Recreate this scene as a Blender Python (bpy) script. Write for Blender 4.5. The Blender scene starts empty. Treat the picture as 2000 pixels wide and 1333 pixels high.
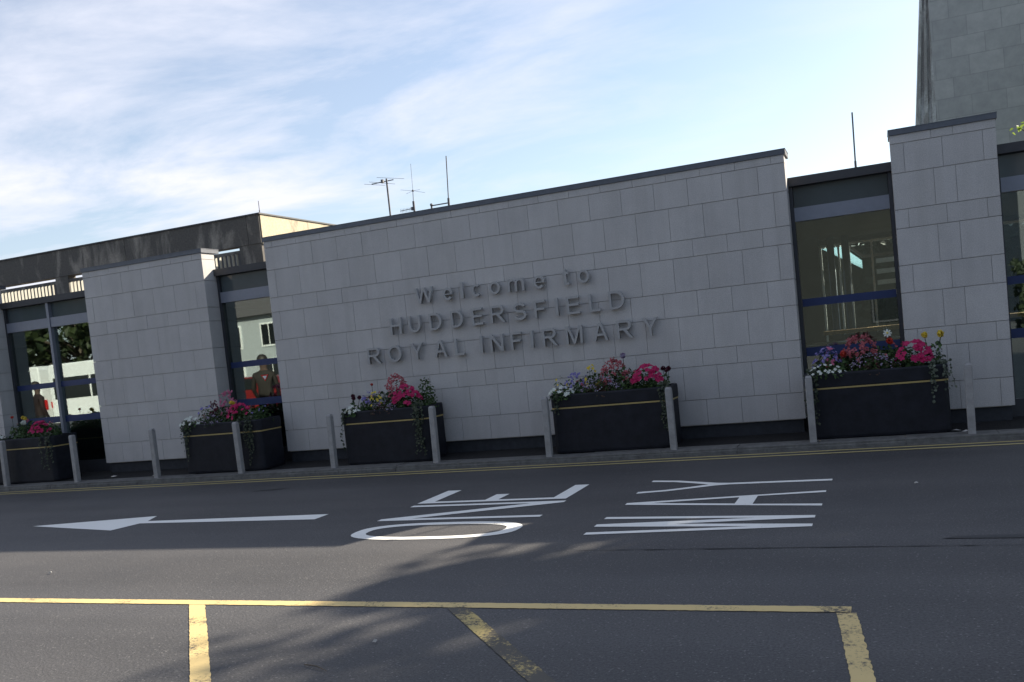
import bpy, math, random
from mathutils import Matrix, Vector
random.seed(7)
sc = bpy.context.scene
COL = sc.collection

# ------------------------------------------------------------------ camera
CAMROT = [[0.9233695, 0.3699501, -0.1025944], [-0.0733385, -0.0923371, -0.9930233], [-0.3768424, 0.9244516, -0.0581297]]
cam = bpy.data.cameras.new('camera')
cam.sensor_width = 36.0
cam.lens = 1795.06 / 2000 * 36
cam.shift_y = 119.1 / 2000
cam.clip_start = 0.05
cam.clip_end = 3000
camo = bpy.data.objects.new('camera', cam)
COL.objects.link(camo)
r = CAMROT
m3 = Matrix(((r[0][0], -r[1][0], -r[2][0]), (r[0][1], -r[1][1], -r[2][1]), (r[0][2], -r[1][2], -r[2][2])))
camo.matrix_world = Matrix.Translation((0, 0, 1.5)) @ m3.to_4x4()
sc.camera = camo

# ------------------------------------------------------------------ world, sun, exposure
SUN = Vector((0.64, 1.0, 0.67)).normalized()
EL = math.asin(SUN.z)
AZ = math.atan2(SUN.x, SUN.y)
world = bpy.data.worlds.new('World')
sc.world = world
world.use_nodes = True
nt = world.node_tree
nt.nodes.clear()
def N(t, typ, **kw):
    n = t.nodes.new(typ)
    for k, v in kw.items():
        if k in n.inputs:
            n.inputs[k].default_value = v
        else:
            setattr(n, k, v)
    return n
out = N(nt, 'ShaderNodeOutputWorld')
bg = N(nt, 'ShaderNodeBackground')
bg.inputs[1].default_value = 0.066
sky = N(nt, 'ShaderNodeTexSky')
sky.sky_type = 'NISHITA'
sky.sun_disc = False
sky.sun_elevation = EL
sky.sun_rotation = AZ
sky.air_density = 1.0
sky.dust_density = 0.7
sky.ozone_density = 1.2
# thin high cirrus laid out on a flat layer far overhead
tc = N(nt, 'ShaderNodeTexCoord')
sep = N(nt, 'ShaderNodeSeparateXYZ')
nt.links.new(tc.outputs['Generated'], sep.inputs[0])
zz = N(nt, 'ShaderNodeMath', operation='ADD'); zz.inputs[1].default_value = 0.12
nt.links.new(sep.outputs[2], zz.inputs[0])
zm = N(nt, 'ShaderNodeMath', operation='MAXIMUM'); zm.inputs[1].default_value = 0.05
nt.links.new(zz.outputs[0], zm.inputs[0])
dx = N(nt, 'ShaderNodeMath', operation='DIVIDE'); dy = N(nt, 'ShaderNodeMath', operation='DIVIDE')
nt.links.new(sep.outputs[0], dx.inputs[0]); nt.links.new(zm.outputs[0], dx.inputs[1])
nt.links.new(sep.outputs[1], dy.inputs[0]); nt.links.new(zm.outputs[0], dy.inputs[1])
cmb = N(nt, 'ShaderNodeCombineXYZ')
nt.links.new(dx.outputs[0], cmb.inputs[0]); nt.links.new(dy.outputs[0], cmb.inputs[1])
mp = N(nt, 'ShaderNodeMapping')
mp.inputs['Location'].default_value = (15.3, 19.1, 0)
mp.inputs['Rotation'].default_value = (0, 0, math.radians(25))
mp.inputs['Scale'].default_value = (0.75, 1.15, 1)
nt.links.new(cmb.outputs[0], mp.inputs[0])
n1 = N(nt, 'ShaderNodeTexNoise', Scale=1.7, Detail=10.0, Roughness=0.60, Distortion=0.3)
n2 = N(nt, 'ShaderNodeTexNoise', Scale=0.6, Detail=2.0, Roughness=0.5)
nt.links.new(mp.outputs[0], n1.inputs['Vector']); nt.links.new(mp.outputs[0], n2.inputs['Vector'])
mul = N(nt, 'ShaderNodeMath', operation='MULTIPLY')
nt.links.new(n1.outputs[0], mul.inputs[0]); nt.links.new(n2.outputs[0], mul.inputs[1])
cr = N(nt, 'ShaderNodeValToRGB')
cr.color_ramp.elements[0].position = 0.23; cr.color_ramp.elements[0].color = (0.25, 0.25, 0.25, 1)
cr.color_ramp.elements[1].position = 0.39; cr.color_ramp.elements[1].color = (1,1,1,1)
nt.links.new(mul.outputs[0], cr.inputs[0])
cloud = N(nt, 'ShaderNodeMix', data_type='RGBA')
cloud.inputs['B'].default_value = (9.6, 10.0, 10.9, 1)
wx = N(nt, 'ShaderNodeMapRange')
wx.inputs['From Min'].default_value = 0.0; wx.inputs['From Max'].default_value = -0.55
wx.inputs['To Min'].default_value = 0.35; wx.inputs['To Max'].default_value = 1.0
nt.links.new(sep.outputs[0], wx.inputs['Value'])
wm = N(nt, 'ShaderNodeMath', operation='MULTIPLY')
nt.links.new(cr.outputs[0], wm.inputs[0]); nt.links.new(wx.outputs[0], wm.inputs[1])
nt.links.new(wm.outputs[0], cloud.inputs['Factor'])
nt.links.new(sky.outputs[0], cloud.inputs[6])
cloud.inputs[7].default_value = (5.9, 6.0, 6.7, 1)
nt.links.new(cloud.outputs[2], bg.inputs[0])
nt.links.new(bg.outputs[0], out.inputs[0])

sl = bpy.data.lights.new('sun', 'SUN')
sl.energy = 5.0
sl.angle = math.radians(0.55)
sl.color = (1.0, 0.90, 0.75)
so = bpy.data.objects.new('sun', sl)
COL.objects.link(so)
so.location = (20, 30, 30)
so.rotation_euler = (-SUN).to_track_quat('-Z', 'Y').to_euler()

vs = sc.view_settings
vs.view_transform = 'Standard'
vs.look = 'None'
vs.exposure = 1.34
vs.gamma = 1.0
sc.cycles.max_bounces = 10
sc.cycles.transparent_max_bounces = 16
sc.cycles.use_denoising = True

# ------------------------------------------------------------------ materials
def newmat(name):
    m = bpy.data.materials.new(name)
    m.use_nodes = True
    return m, m.node_tree, m.node_tree.nodes['Principled BSDF']

def L(t, a, b): t.links.new(a, b)

def plain(name, col, rough=0.6, metal=0.0, vary=0.12, scale=12.0, bump=0.0, bscale=60.0, spec=0.5):
    m, t, b = newmat(name)
    b.inputs['Roughness'].default_value = rough
    b.inputs['Metallic'].default_value = metal
    b.inputs['Specular IOR Level'].default_value = spec
    c = N(t, 'ShaderNodeTexCoord')
    n = N(t, 'ShaderNodeTexNoise', Scale=scale, Detail=6.0, Roughness=0.65)
    L(t, c.outputs['Object'], n.inputs['Vector'])
    rp = N(t, 'ShaderNodeValToRGB')
    lo = [max(0, x * (1 - vary)) for x in col]; hi = [min(1, x * (1 + vary)) for x in col]
    rp.color_ramp.elements[0].position = 0.3; rp.color_ramp.elements[0].color = (*lo, 1)
    rp.color_ramp.elements[1].position = 0.7; rp.color_ramp.elements[1].color = (*hi, 1)
    L(t, n.outputs[0], rp.inputs[0]); L(t, rp.outputs[0], b.inputs['Base Color'])
    if bump:
        n3 = N(t, 'ShaderNodeTexNoise', Scale=bscale, Detail=4.0)
        L(t, c.outputs['Object'], n3.inputs['Vector'])
        bp = N(t, 'ShaderNodeBump', Strength=bump, Distance=0.01)
        L(t, n3.outputs[0], bp.inputs['Height']); L(t, bp.outputs[0], b.inputs['Normal'])
    return m

def island(name, c0, c1, rough=0.7, trans=0.0, noise=0.0, spec=0.4):
    """each leaf / petal / panel (mesh island) gets its own tone"""
    m, t, b = newmat(name)
    b.inputs['Roughness'].default_value = rough
    b.inputs['Specular IOR Level'].default_value = spec
    g = N(t, 'ShaderNodeNewGeometry')
    mx = N(t, 'ShaderNodeMix', data_type='RGBA')
    mx.inputs[6].default_value = (*c0, 1); mx.inputs[7].default_value = (*c1, 1)
    L(t, g.outputs['Random Per Island'], mx.inputs[0])
    L(t, mx.outputs[2], b.inputs['Base Color'])
    if trans:
        tr = N(t, 'ShaderNodeBsdfTranslucent')
        L(t, mx.outputs[2], tr.inputs['Color'])
        ms = N(t, 'ShaderNodeMixShader'); ms.inputs[0].default_value = trans
        o = t.nodes['Material Output']
        L(t, b.outputs[0], ms.inputs[1]); L(t, tr.outputs[0], ms.inputs[2]); L(t, ms.outputs[0], o.inputs[0])
    return m

def stone_mat():
    m, t, b = newmat('honed_limestone')
    b.inputs['Roughness'].default_value = 0.72
    b.inputs['Specular IOR Level'].default_value = 0.3
    c = N(t, 'ShaderNodeTexCoord'); g = N(t, 'ShaderNodeNewGeometry')
    tone = N(t, 'ShaderNodeMix', data_type='RGBA')
    tone.inputs[6].default_value = (0.518, 0.497, 0.478, 1); tone.inputs[7].default_value = (0.558, 0.536, 0.516, 1)
    L(t, g.outputs['Random Per Island'], tone.inputs[0])
    n = N(t, 'ShaderNodeTexNoise', Scale=2.2, Detail=7.0, Roughness=0.7)
    L(t, c.outputs['Object'], n.inputs['Vector'])
    r1 = N(t, 'ShaderNodeValToRGB')
    r1.color_ramp.elements[0].position = 0.3; r1.color_ramp.elements[0].color = (0.88, 0.88, 0.89, 1)
    r1.color_ramp.elements[1].position = 0.7; r1.color_ramp.elements[1].color = (1.0, 1.0, 1.0, 1)
    L(t, n.outputs[0], r1.inputs[0])
    n2 = N(t, 'ShaderNodeTexNoise', Scale=95.0, Detail=3.0, Roughness=0.8)
    L(t, c.outputs['Object'], n2.inputs['Vector'])
    r2 = N(t, 'ShaderNodeValToRGB')
    r2.color_ramp.elements[0].position = 0.32; r2.color_ramp.elements[0].color = (0.72, 0.72, 0.73, 1)
    r2.color_ramp.elements[1].position = 0.62; r2.color_ramp.elements[1].color = (1.05, 1.05, 1.05, 1)
    L(t, n2.outputs[0], r2.inputs[0])
    a = N(t, 'ShaderNodeMix', data_type='RGBA', blend_type='MULTIPLY'); a.inputs[0].default_value = 1
    L(t, tone.outputs[2], a.inputs[6]); L(t, r1.outputs[0], a.inputs[7])
    d = N(t, 'ShaderNodeMix', data_type='RGBA', blend_type='MULTIPLY'); d.inputs[0].default_value = 1
    L(t, a.outputs[2], d.inputs[6]); L(t, r2.outputs[0], d.inputs[7])
    ms_ = N(t, 'ShaderNodeMapping'); ms_.inputs['Scale'].default_value = (5.0, 5.0, 0.35)
    L(t, c.outputs['Object'], ms_.inputs[0])
    n4 = N(t, 'ShaderNodeTexNoise', Scale=1.3, Detail=6.0, Roughness=0.6)
    L(t, ms_.outputs[0], n4.inputs['Vector'])
    r4 = N(t, 'ShaderNodeValToRGB')
    r4.color_ramp.elements[0].position = 0.34; r4.color_ramp.elements[0].color = (0.95, 0.947, 0.94, 1)
    r4.color_ramp.elements[1].position = 0.58; r4.color_ramp.elements[1].color = (1.02, 1.02, 1.02, 1)
    L(t, n4.outputs[0], r4.inputs[0])
    e_ = N(t, 'ShaderNodeMix', data_type='RGBA', blend_type='MULTIPLY'); e_.inputs[0].default_value = 1
    L(t, d.outputs[2], e_.inputs[6]); L(t, r4.outputs[0], e_.inputs[7])
    L(t, e_.outputs[2], b.inputs['Base Color'])
    bp = N(t, 'ShaderNodeBump', Strength=0.25, Distance=0.004)
    L(t, n2.outputs[0], bp.inputs['Height']); L(t, bp.outputs[0], b.inputs['Normal'])
    return m

def asphalt_mat(name, k=1.0):
    m, t, b = newmat(name)
    b.inputs['Roughness'].default_value = 0.62
    b.inputs['Specular IOR Level'].default_value = 0.5 * min(k, 1) ** 2
    c = N(t, 'ShaderNodeTexCoord')
    big = N(t, 'ShaderNodeTexNoise', Scale=0.55, Detail=6.0, Roughness=0.6)
    fine = N(t, 'ShaderNodeTexNoise', Scale=70.0, Detail=3.0, Roughness=0.75)
    vor = N(t, 'ShaderNodeTexVoronoi', Scale=120.0)
    mpx = N(t, 'ShaderNodeMapping'); mpx.inputs['Scale'].default_value = (0.12, 1.6, 1)
    trk = N(t, 'ShaderNodeTexNoise', Scale=0.9, Detail=3.0)
    L(t, c.outputs['Object'], mpx.inputs[0]); L(t, mpx.outputs[0], trk.inputs['Vector'])
    for q in (big, fine, vor): L(t, c.outputs['Object'], q.inputs['Vector'])
    r1 = N(t, 'ShaderNodeValToRGB')
    r1.color_ramp.elements[0].position = 0.3; r1.color_ramp.elements[0].color = (0.050 * k, 0.049 * k, 0.051 * k, 1)
    r1.color_ramp.elements[1].position = 0.72; r1.color_ramp.elements[1].color = (0.072 * k, 0.069 * k, 0.068 * k, 1)
    L(t, big.outputs[0], r1.inputs[0])
    r3 = N(t, 'ShaderNodeValToRGB')
    r3.color_ramp.elements[0].position = 0.35; r3.color_ramp.elements[0].color = (0.84, 0.84, 0.84, 1)
    r3.color_ramp.elements[1].position = 0.65; r3.color_ramp.elements[1].color = (1.1, 1.1, 1.1, 1)
    L(t, trk.outputs[0], r3.inputs[0])
    r2 = N(t, 'ShaderNodeValToRGB')
    r2.color_ramp.elements[0].position = 0.34; r2.color_ramp.elements[0].color = (0.5, 0.5, 0.5, 1)
    r2.color_ramp.elements[1].position = 0.68; r2.color_ramp.elements[1].color = (1.6, 1.6, 1.6, 1)
    L(t, fine.outputs[0], r2.inputs[0])
    a = N(t, 'ShaderNodeMix', data_type='RGBA', blend_type='MULTIPLY'); a.inputs[0].default_value = 1
    L(t, r1.outputs[0], a.inputs[6]); L(t, r2.outputs[0], a.inputs[7])
    a2 = N(t, 'ShaderNodeMix', data_type='RGBA', blend_type='MULTIPLY'); a2.inputs[0].default_value = 1
    L(t, a.outputs[2], a2.inputs[6]); L(t, r3.outputs[0], a2.inputs[7])
    # pale stone chips
    rv = N(t, 'ShaderNodeValToRGB')
    rv.color_ramp.elements[0].position = 0.86; rv.color_ramp.elements[0].color = (0, 0, 0, 1)
    rv.color_ramp.elements[1].position = 0.93; rv.color_ramp.elements[1].color = (1, 1, 1, 1)
    L(t, vor.outputs['Color'], rv.inputs[0])
    ch = N(t, 'ShaderNodeMix', data_type='RGBA'); ch.inputs[7].default_value = (0.16 * k, 0.155 * k, 0.15 * k, 1)
    L(t, rv.outputs[0], ch.inputs[0]); L(t, a2.outputs[2], ch.inputs[6])
    L(t, ch.outputs[2], b.inputs['Base Color'])
    bp = N(t, 'ShaderNodeBump', Strength=0.7, Distance=0.006)
    L(t, fine.outputs[0], bp.inputs['Height']); L(t, bp.outputs[0], b.inputs['Normal'])
    return m

def paint_mat(name, col, wear, streak=1.0):
    """road paint worn through to the asphalt"""
    m, t, b = newmat(name)
    b.inputs['Roughness'].default_value = 0.7
    c = N(t, 'ShaderNodeTexCoord')
    n = N(t, 'ShaderNodeTexNoise', Scale=42.0, Detail=8.0, Roughness=0.8)
    n2 = N(t, 'ShaderNodeTexNoise', Scale=2.4, Detail=4.0)
    L(t, c.outputs['Object'], n.inputs['Vector']); L(t, c.outputs['Object'], n2.inputs['Vector'])
    s = N(t, 'ShaderNodeMath', operation='MULTIPLY_ADD'); s.inputs[1].default_value = 0.8
    L(t, n2.outputs[0], s.inputs[0]); L(t, n.outputs[0], s.inputs[2])
    rp = N(t, 'ShaderNodeValToRGB')
    rp.color_ramp.elements[0].position = wear - 0.06; rp.color_ramp.elements[0].color = (0.05, 0.05, 0.05, 1)
    rp.color_ramp.elements[1].position = wear + 0.05; rp.color_ramp.elements[1].color = (1, 1, 1, 1)
    L(t, s.outputs[0], rp.inputs[0])
    tint = N(t, 'ShaderNodeMix', data_type='RGBA')
    tint.inputs[6].default_value = (*[x * 0.88 for x in col], 1); tint.inputs[7].default_value = (*col, 1)
    L(t, n2.outputs[0], tint.inputs[0])
    mx = N(t, 'ShaderNodeMix', data_type='RGBA'); mx.inputs[6].default_value = (0.055, 0.053, 0.052, 1)
    L(t, rp.outputs[0], mx.inputs[0]); L(t, tint.outputs[2], mx.inputs[7])
    L(t, mx.outputs[2], b.inputs['Base Color'])
    bp = N(t, 'ShaderNodeBump', Strength=0.4, Distance=0.004)
    L(t, n.outputs[0], bp.inputs['Height']); L(t, bp.outputs[0], b.inputs['Normal'])
    return m

def stained_concrete(name, base, dark, amount):
    m, t, b = newmat(name)
    b.inputs['Roughness'].default_value = 0.85
    c = N(t, 'ShaderNodeTexCoord')
    mpn = N(t, 'ShaderNodeMapping'); mpn.inputs['Scale'].default_value = (1.7, 1.7, 0.6)
    L(t, c.outputs['Object'], mpn.inputs[0])
    n = N(t, 'ShaderNodeTexNoise', Scale=1.7, Detail=8.0, Roughness=0.62, Distortion=0.5)
    L(t, mpn.outputs[0], n.inputs['Vector'])
    rp = N(t, 'ShaderNodeValToRGB')
    rp.color_ramp.elements[0].position = amount - 0.07; rp.color_ramp.elements[0].color = (*dark, 1)
    rp.color_ramp.elements[1].position = amount + 0.10; rp.color_ramp.elements[1].color = (*base, 1)
    L(t, n.outputs[0], rp.inputs[0])
    n2 = N(t, 'ShaderNodeTexNoise', Scale=30.0, Detail=4.0)
    L(t, c.outputs['Object'], n2.inputs['Vector'])
    r2 = N(t, 'ShaderNodeValToRGB')
    r2.color_ramp.elements[0].position = 0.3; r2.color_ramp.elements[0].color = (0.8, 0.8, 0.8, 1)
    r2.color_ramp.elements[1].position = 0.7; r2.color_ramp.elements[1].color = (1.1, 1.1, 1.1, 1)
    L(t, n2.outputs[0], r2.inputs[0])
    a = N(t, 'ShaderNodeMix', data_type='RGBA', blend_type='MULTIPLY'); a.inputs[0].default_value = 1
    L(t, rp.outputs[0], a.inputs[6]); L(t, r2.outputs[0], a.inputs[7])
    L(t, a.outputs[2], b.inputs['Base Color'])
    return m

def block_mat():
    m, t, b = newmat('tower_cladding')
    b.inputs['Roughness'].default_value = 0.85
    c = N(t, 'ShaderNodeTexCoord')
    mpn = N(t, 'ShaderNodeMapping'); mpn.inputs['Rotation'].default_value = (math.radians(90), 0, 0)
    L(t, c.outputs['Object'], mpn.inputs[0])
    br = N(t, 'ShaderNodeTexBrick', Scale=1.0)
    br.inputs['Color1'].default_value = (0.37, 0.365, 0.37, 1)
    br.inputs['Color2'].default_value = (0.45, 0.44, 0.44, 1)
    br.inputs['Mortar'].default_value = (0.32, 0.317, 0.32, 1)
    br.inputs['Mortar Size'].default_value = 0.012
    br.inputs['Brick Width'].default_value = 0.88
    br.inputs['Row Height'].default_value = 0.56
    br.inputs['Bias'].default_value = -0.25
    L(t, mpn.outputs[0], br.inputs['Vector'])
    n = N(t, 'ShaderNodeTexNoise', Scale=3.0, Detail=8.0, Roughness=0.7)
    L(t, c.outputs['Object'], n.inputs['Vector'])
    r2 = N(t, 'ShaderNodeValToRGB')
    r2.color_ramp.elements[0].position = 0.3; r2.color_ramp.elements[0].color = (0.86, 0.86, 0.87, 1)
    r2.color_ramp.elements[1].position = 0.7; r2.color_ramp.elements[1].color = (1.15, 1.15, 1.13, 1)
    L(t, n.outputs[0], r2.inputs[0])
    a = N(t, 'ShaderNodeMix', data_type='RGBA', blend_type='MULTIPLY'); a.inputs[0].default_value = 1
    L(t, br.outputs[0], a.inputs[6]); L(t, r2.outputs[0], a.inputs[7])
    L(t, a.outputs[2], b.inputs['Base Color'])
    return m

def glass_mat(name, mirror, tint):
    m, t, b = newmat(name)
    t.nodes.remove(b)
    o = t.nodes['Material Output']
    tr = N(t, 'ShaderNodeBsdfTransparent'); tr.inputs[0].default_value = (*tint, 1)
    gl = N(t, 'ShaderNodeBsdfGlossy'); gl.inputs['Roughness'].default_value = 0.012
    gl.inputs['Color'].default_value = (0.86, 0.95, 0.93, 1)
    ms = N(t, 'ShaderNodeMixShader'); ms.inputs[0].default_value = mirror
    c = N(t, 'ShaderNodeTexCoord')
    n = N(t, 'ShaderNodeTexNoise', Scale=0.9, Detail=1.0)
    L(t, c.outputs['Object'], n.inputs['Vector'])
    bp = N(t, 'ShaderNodeBump', Strength=0.02, Distance=0.02)
    L(t, n.outputs[0], bp.inputs['Height']); L(t, bp.outputs[0], gl.inputs['Normal'])
    L(t, tr.outputs[0], ms.inputs[1]); L(t, gl.outputs[0], ms.inputs[2]); L(t, ms.outputs[0], o.inputs[0])
    return m

M = {}
M['stone'] = stone_mat()
M['joint'] = plain('joint_backing', (0.33, 0.32, 0.30), 0.9)
M['coping'] = plain('grey_metal_coping', (0.10, 0.108, 0.128), 0.45, 0.3)
M['plinth'] = plain('dark_plinth', (0.032, 0.035, 0.042), 0.7, vary=0.25, spec=0.3)
M['frame'] = plain('grey_window_frame', (0.20, 0.215, 0.26), 0.4, 0.1, vary=0.06)
M['framedark'] = plain('dark_window_jamb', (0.035, 0.037, 0.045), 0.5)
M['fascia'] = plain('dark_roof_fascia', (0.045, 0.045, 0.05), 0.6)
M['glass'] = glass_mat('reflective_glass', 0.20, (0.80, 0.86, 0.84))
M['glass_top'] = plain('reflection_toned_upper_glass', (0.075, 0.092, 0.098), 0.07, vary=0.1, scale=2)  # opaque panes, tone of the reflected surroundings put into the base colour
M['band'] = plain('blue_band', (0.010, 0.026, 0.105), 0.5, vary=0.1)
M['roof'] = plain('roof_felt', (0.10, 0.10, 0.10), 0.9)
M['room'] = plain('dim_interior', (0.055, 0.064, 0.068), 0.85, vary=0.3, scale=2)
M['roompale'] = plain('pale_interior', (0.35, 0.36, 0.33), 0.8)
M['bluepaint'] = plain('blue_column_paint', (0.03, 0.075, 0.16), 0.5)
M['whitepaint'] = plain('white_frame_paint', (0.75, 0.77, 0.76), 0.5, vary=0.05)
M['wood'] = plain('pale_wood', (0.55, 0.33, 0.13), 0.5, vary=0.3, scale=5)
M['steel'] = plain('brushed_steel', (0.62, 0.62, 0.62), 0.3, 1.0, vary=0.05)
M['letter'] = plain('satin_metal_letter', (0.35, 0.345, 0.34), 0.5, 0.0, vary=0.06)
M['road'] = asphalt_mat('asphalt')
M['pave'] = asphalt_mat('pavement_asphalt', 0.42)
M['kerb'] = plain('kerb_concrete', (0.12, 0.117, 0.11), 0.9, vary=0.35, scale=9, bump=0.4)
M['white'] = paint_mat('white_road_paint', (0.85, 0.84, 0.79), 0.64)
M['yellow'] = paint_mat('yellow_road_paint', (0.66, 0.50, 0.22), 0.78)
M['yellowworn'] = paint_mat('worn_yellow_road_paint', (0.52, 0.40, 0.15), 0.93)
M['dyellow'] = paint_mat('double_yellow_paint', (0.46, 0.38, 0.17), 0.62)
M['bollard'] = plain('weathered_grey_post', (0.29, 0.28, 0.275), 0.65, 0.0, vary=0.22, scale=8, bump=0.3)
M['trough'] = plain('dark_recycled_plastic', (0.0115, 0.0125, 0.018), 0.6, vary=0.35, scale=9, spec=0.25)
M['gold'] = plain('gold_stripe', (0.36, 0.27, 0.10), 0.5, vary=0.12)
M['soil'] = plain('soil', (0.03, 0.022, 0.015), 0.95, vary=0.4, scale=30, bump=0.8)
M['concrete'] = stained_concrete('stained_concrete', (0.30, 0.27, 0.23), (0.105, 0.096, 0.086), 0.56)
M['concretelit'] = stained_concrete('sunlit_concrete', (0.55, 0.47, 0.33), (0.20, 0.17, 0.13), 0.36)  # lighter, warmer copy of the concrete with sunlight put into the colour
M['slat'] = plain('cream_slat', (0.40, 0.39, 0.33), 0.6, vary=0.08)
M['tower'] = block_mat()
M['towerside'] = stained_concrete('streaked_tower_side', (0.62, 0.62, 0.62), (0.30, 0.285, 0.28), 0.52)
M['antenna'] = plain('antenna_metal', (0.10, 0.10, 0.11), 0.5, 0.4)
M['leaf'] = island('plant_leaf', (0.020, 0.050, 0.012), (0.075, 0.13, 0.035), 0.6, 0.25)
M['leafdark'] = island('dark_plant_leaf', (0.012, 0.026, 0.010), (0.035, 0.06, 0.022), 0.6, 0.2)
M['leafbronze'] = island('bronze_plant_leaf', (0.05, 0.015, 0.016), (0.07, 0.05, 0.025), 0.6, 0.2)
M['leafsilver'] = island('silver_leaf', (0.04, 0.055, 0.035), (0.15, 0.17, 0.13), 0.7, 0.15)
M['ivy'] = island('ivy_leaf', (0.015, 0.03, 0.013), (0.085, 0.095, 0.06), 0.6, 0.15)
M['treeleaf'] = island('tree_leaf', (0.035, 0.065, 0.018), (0.10, 0.14, 0.04), 0.55, 0.35)
M['treeleafdark'] = island('dark_tree_leaf', (0.014, 0.026, 0.009), (0.038, 0.055, 0.018), 0.6, 0.2)
M['yew'] = island('yew_leaf', (0.008, 0.015, 0.006), (0.022, 0.034, 0.012), 0.7)
M['patchsheet'] = island('translucent_patch_sheet', (0.60, 0.78, 0.85), (0.60, 0.78, 0.85), 0.5, 0.9)  # for the added sheet that makes the bright patch
M['bark'] = plain('bark', (0.10, 0.08, 0.06), 0.9, vary=0.35, scale=10, bump=0.8)
def fl(n, a, b): M[n] = island('petal_' + n, a, b, 0.55, 0.3)
fl('magenta', (0.40, 0.007, 0.085), (0.60, 0.022, 0.15))
fl('white_petal', (0.62, 0.66, 0.58), (0.78, 0.80, 0.74))
fl('lilac', (0.17, 0.15, 0.42), (0.32, 0.27, 0.56))
fl('mauve', (0.16, 0.09, 0.20), (0.50, 0.46, 0.58))
fl('yellow_petal', (0.70, 0.50, 0.03), (0.80, 0.66, 0.12))
fl('red_petal', (0.50, 0.03, 0.02), (0.62, 0.07, 0.04))
fl('coral', (0.26, 0.03, 0.045), (0.52, 0.15, 0.17))
fl('maroon', (0.04, 0.005, 0.012), (0.10, 0.01, 0.03))
fl('pink', (0.50, 0.09, 0.20), (0.64, 0.22, 0.34))
M['carwhite'] = plain('white_car_paint', (0.80, 0.81, 0.80), 0.3, vary=0.03)
M['carred'] = plain('red_car_paint', (0.16, 0.010, 0.010), 0.25, vary=0.06)
M['carglass'] = plain('dark_car_glass', (0.012, 0.014, 0.016), 0.08)
M['tyre'] = plain('tyre_rubber', (0.015, 0.015, 0.015), 0.8)
M['taillight'] = plain('red_tail_lens', (0.55, 0.01, 0.01), 0.25)
M['headlight'] = plain('clear_head_lens', (0.75, 0.77, 0.8), 0.1)
M['skin'] = plain('skin', (0.42, 0.24, 0.17), 0.6)
M['hair'] = plain('dark_hair', (0.02, 0.015, 0.012), 0.6)
M['brownjacket'] = plain('brown_cloth', (0.10, 0.06, 0.035), 0.85)
M['redjacket'] = plain('dark_red_cloth', (0.12, 0.02, 0.02), 0.85)
M['trousers'] = plain('dark_cloth', (0.02, 0.02, 0.025), 0.9)
M['render'] = plain('white_render_wall', (0.34, 0.37, 0.38), 0.8, vary=0.06)
M['slate'] = plain('grey_slate', (0.09, 0.085, 0.085), 0.7)
M['litter'] = plain('pale_litter', (0.45, 0.43, 0.40), 0.8)
M['stain'] = plain('oil_stain', (0.022, 0.022, 0.023), 0.5, vary=0.3)
M['timber'] = plain('reflection_dark_boards', (0.007, 0.0085, 0.009), 0.8, vary=0.35, scale=1.2)  # near black so the added facade mirrors dark
M['officegrey'] = plain('reflection_grey_cladding', (0.095, 0.105, 0.12), 0.8, vary=0.1, scale=1)  # grey of the added blocks that replace bright sky in the panes
M['officeglass'] = plain('office_dark_glazing', (0.06, 0.07, 0.085), 0.4)
M['grass'] = plain('grass', (0.05, 0.085, 0.025), 0.9, vary=0.4, scale=3)

# ------------------------------------------------------------------ mesh helpers
def tagp(o, label=None, cat=None, group=None, kind=None):
    if label: o['label'] = label
    if cat: o['category'] = cat
    if group: o['group'] = group
    if kind: o['kind'] = kind
    return o

def empty(name, loc, label=None, cat=None, group=None, rz=0.0):
    o = bpy.data.objects.new(name, None)
    COL.objects.link(o)
    o.empty_display_size = 0.2
    o.location = loc
    o.rotation_euler = (0, 0, rz)
    return tagp(o, label, cat, group)

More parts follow.
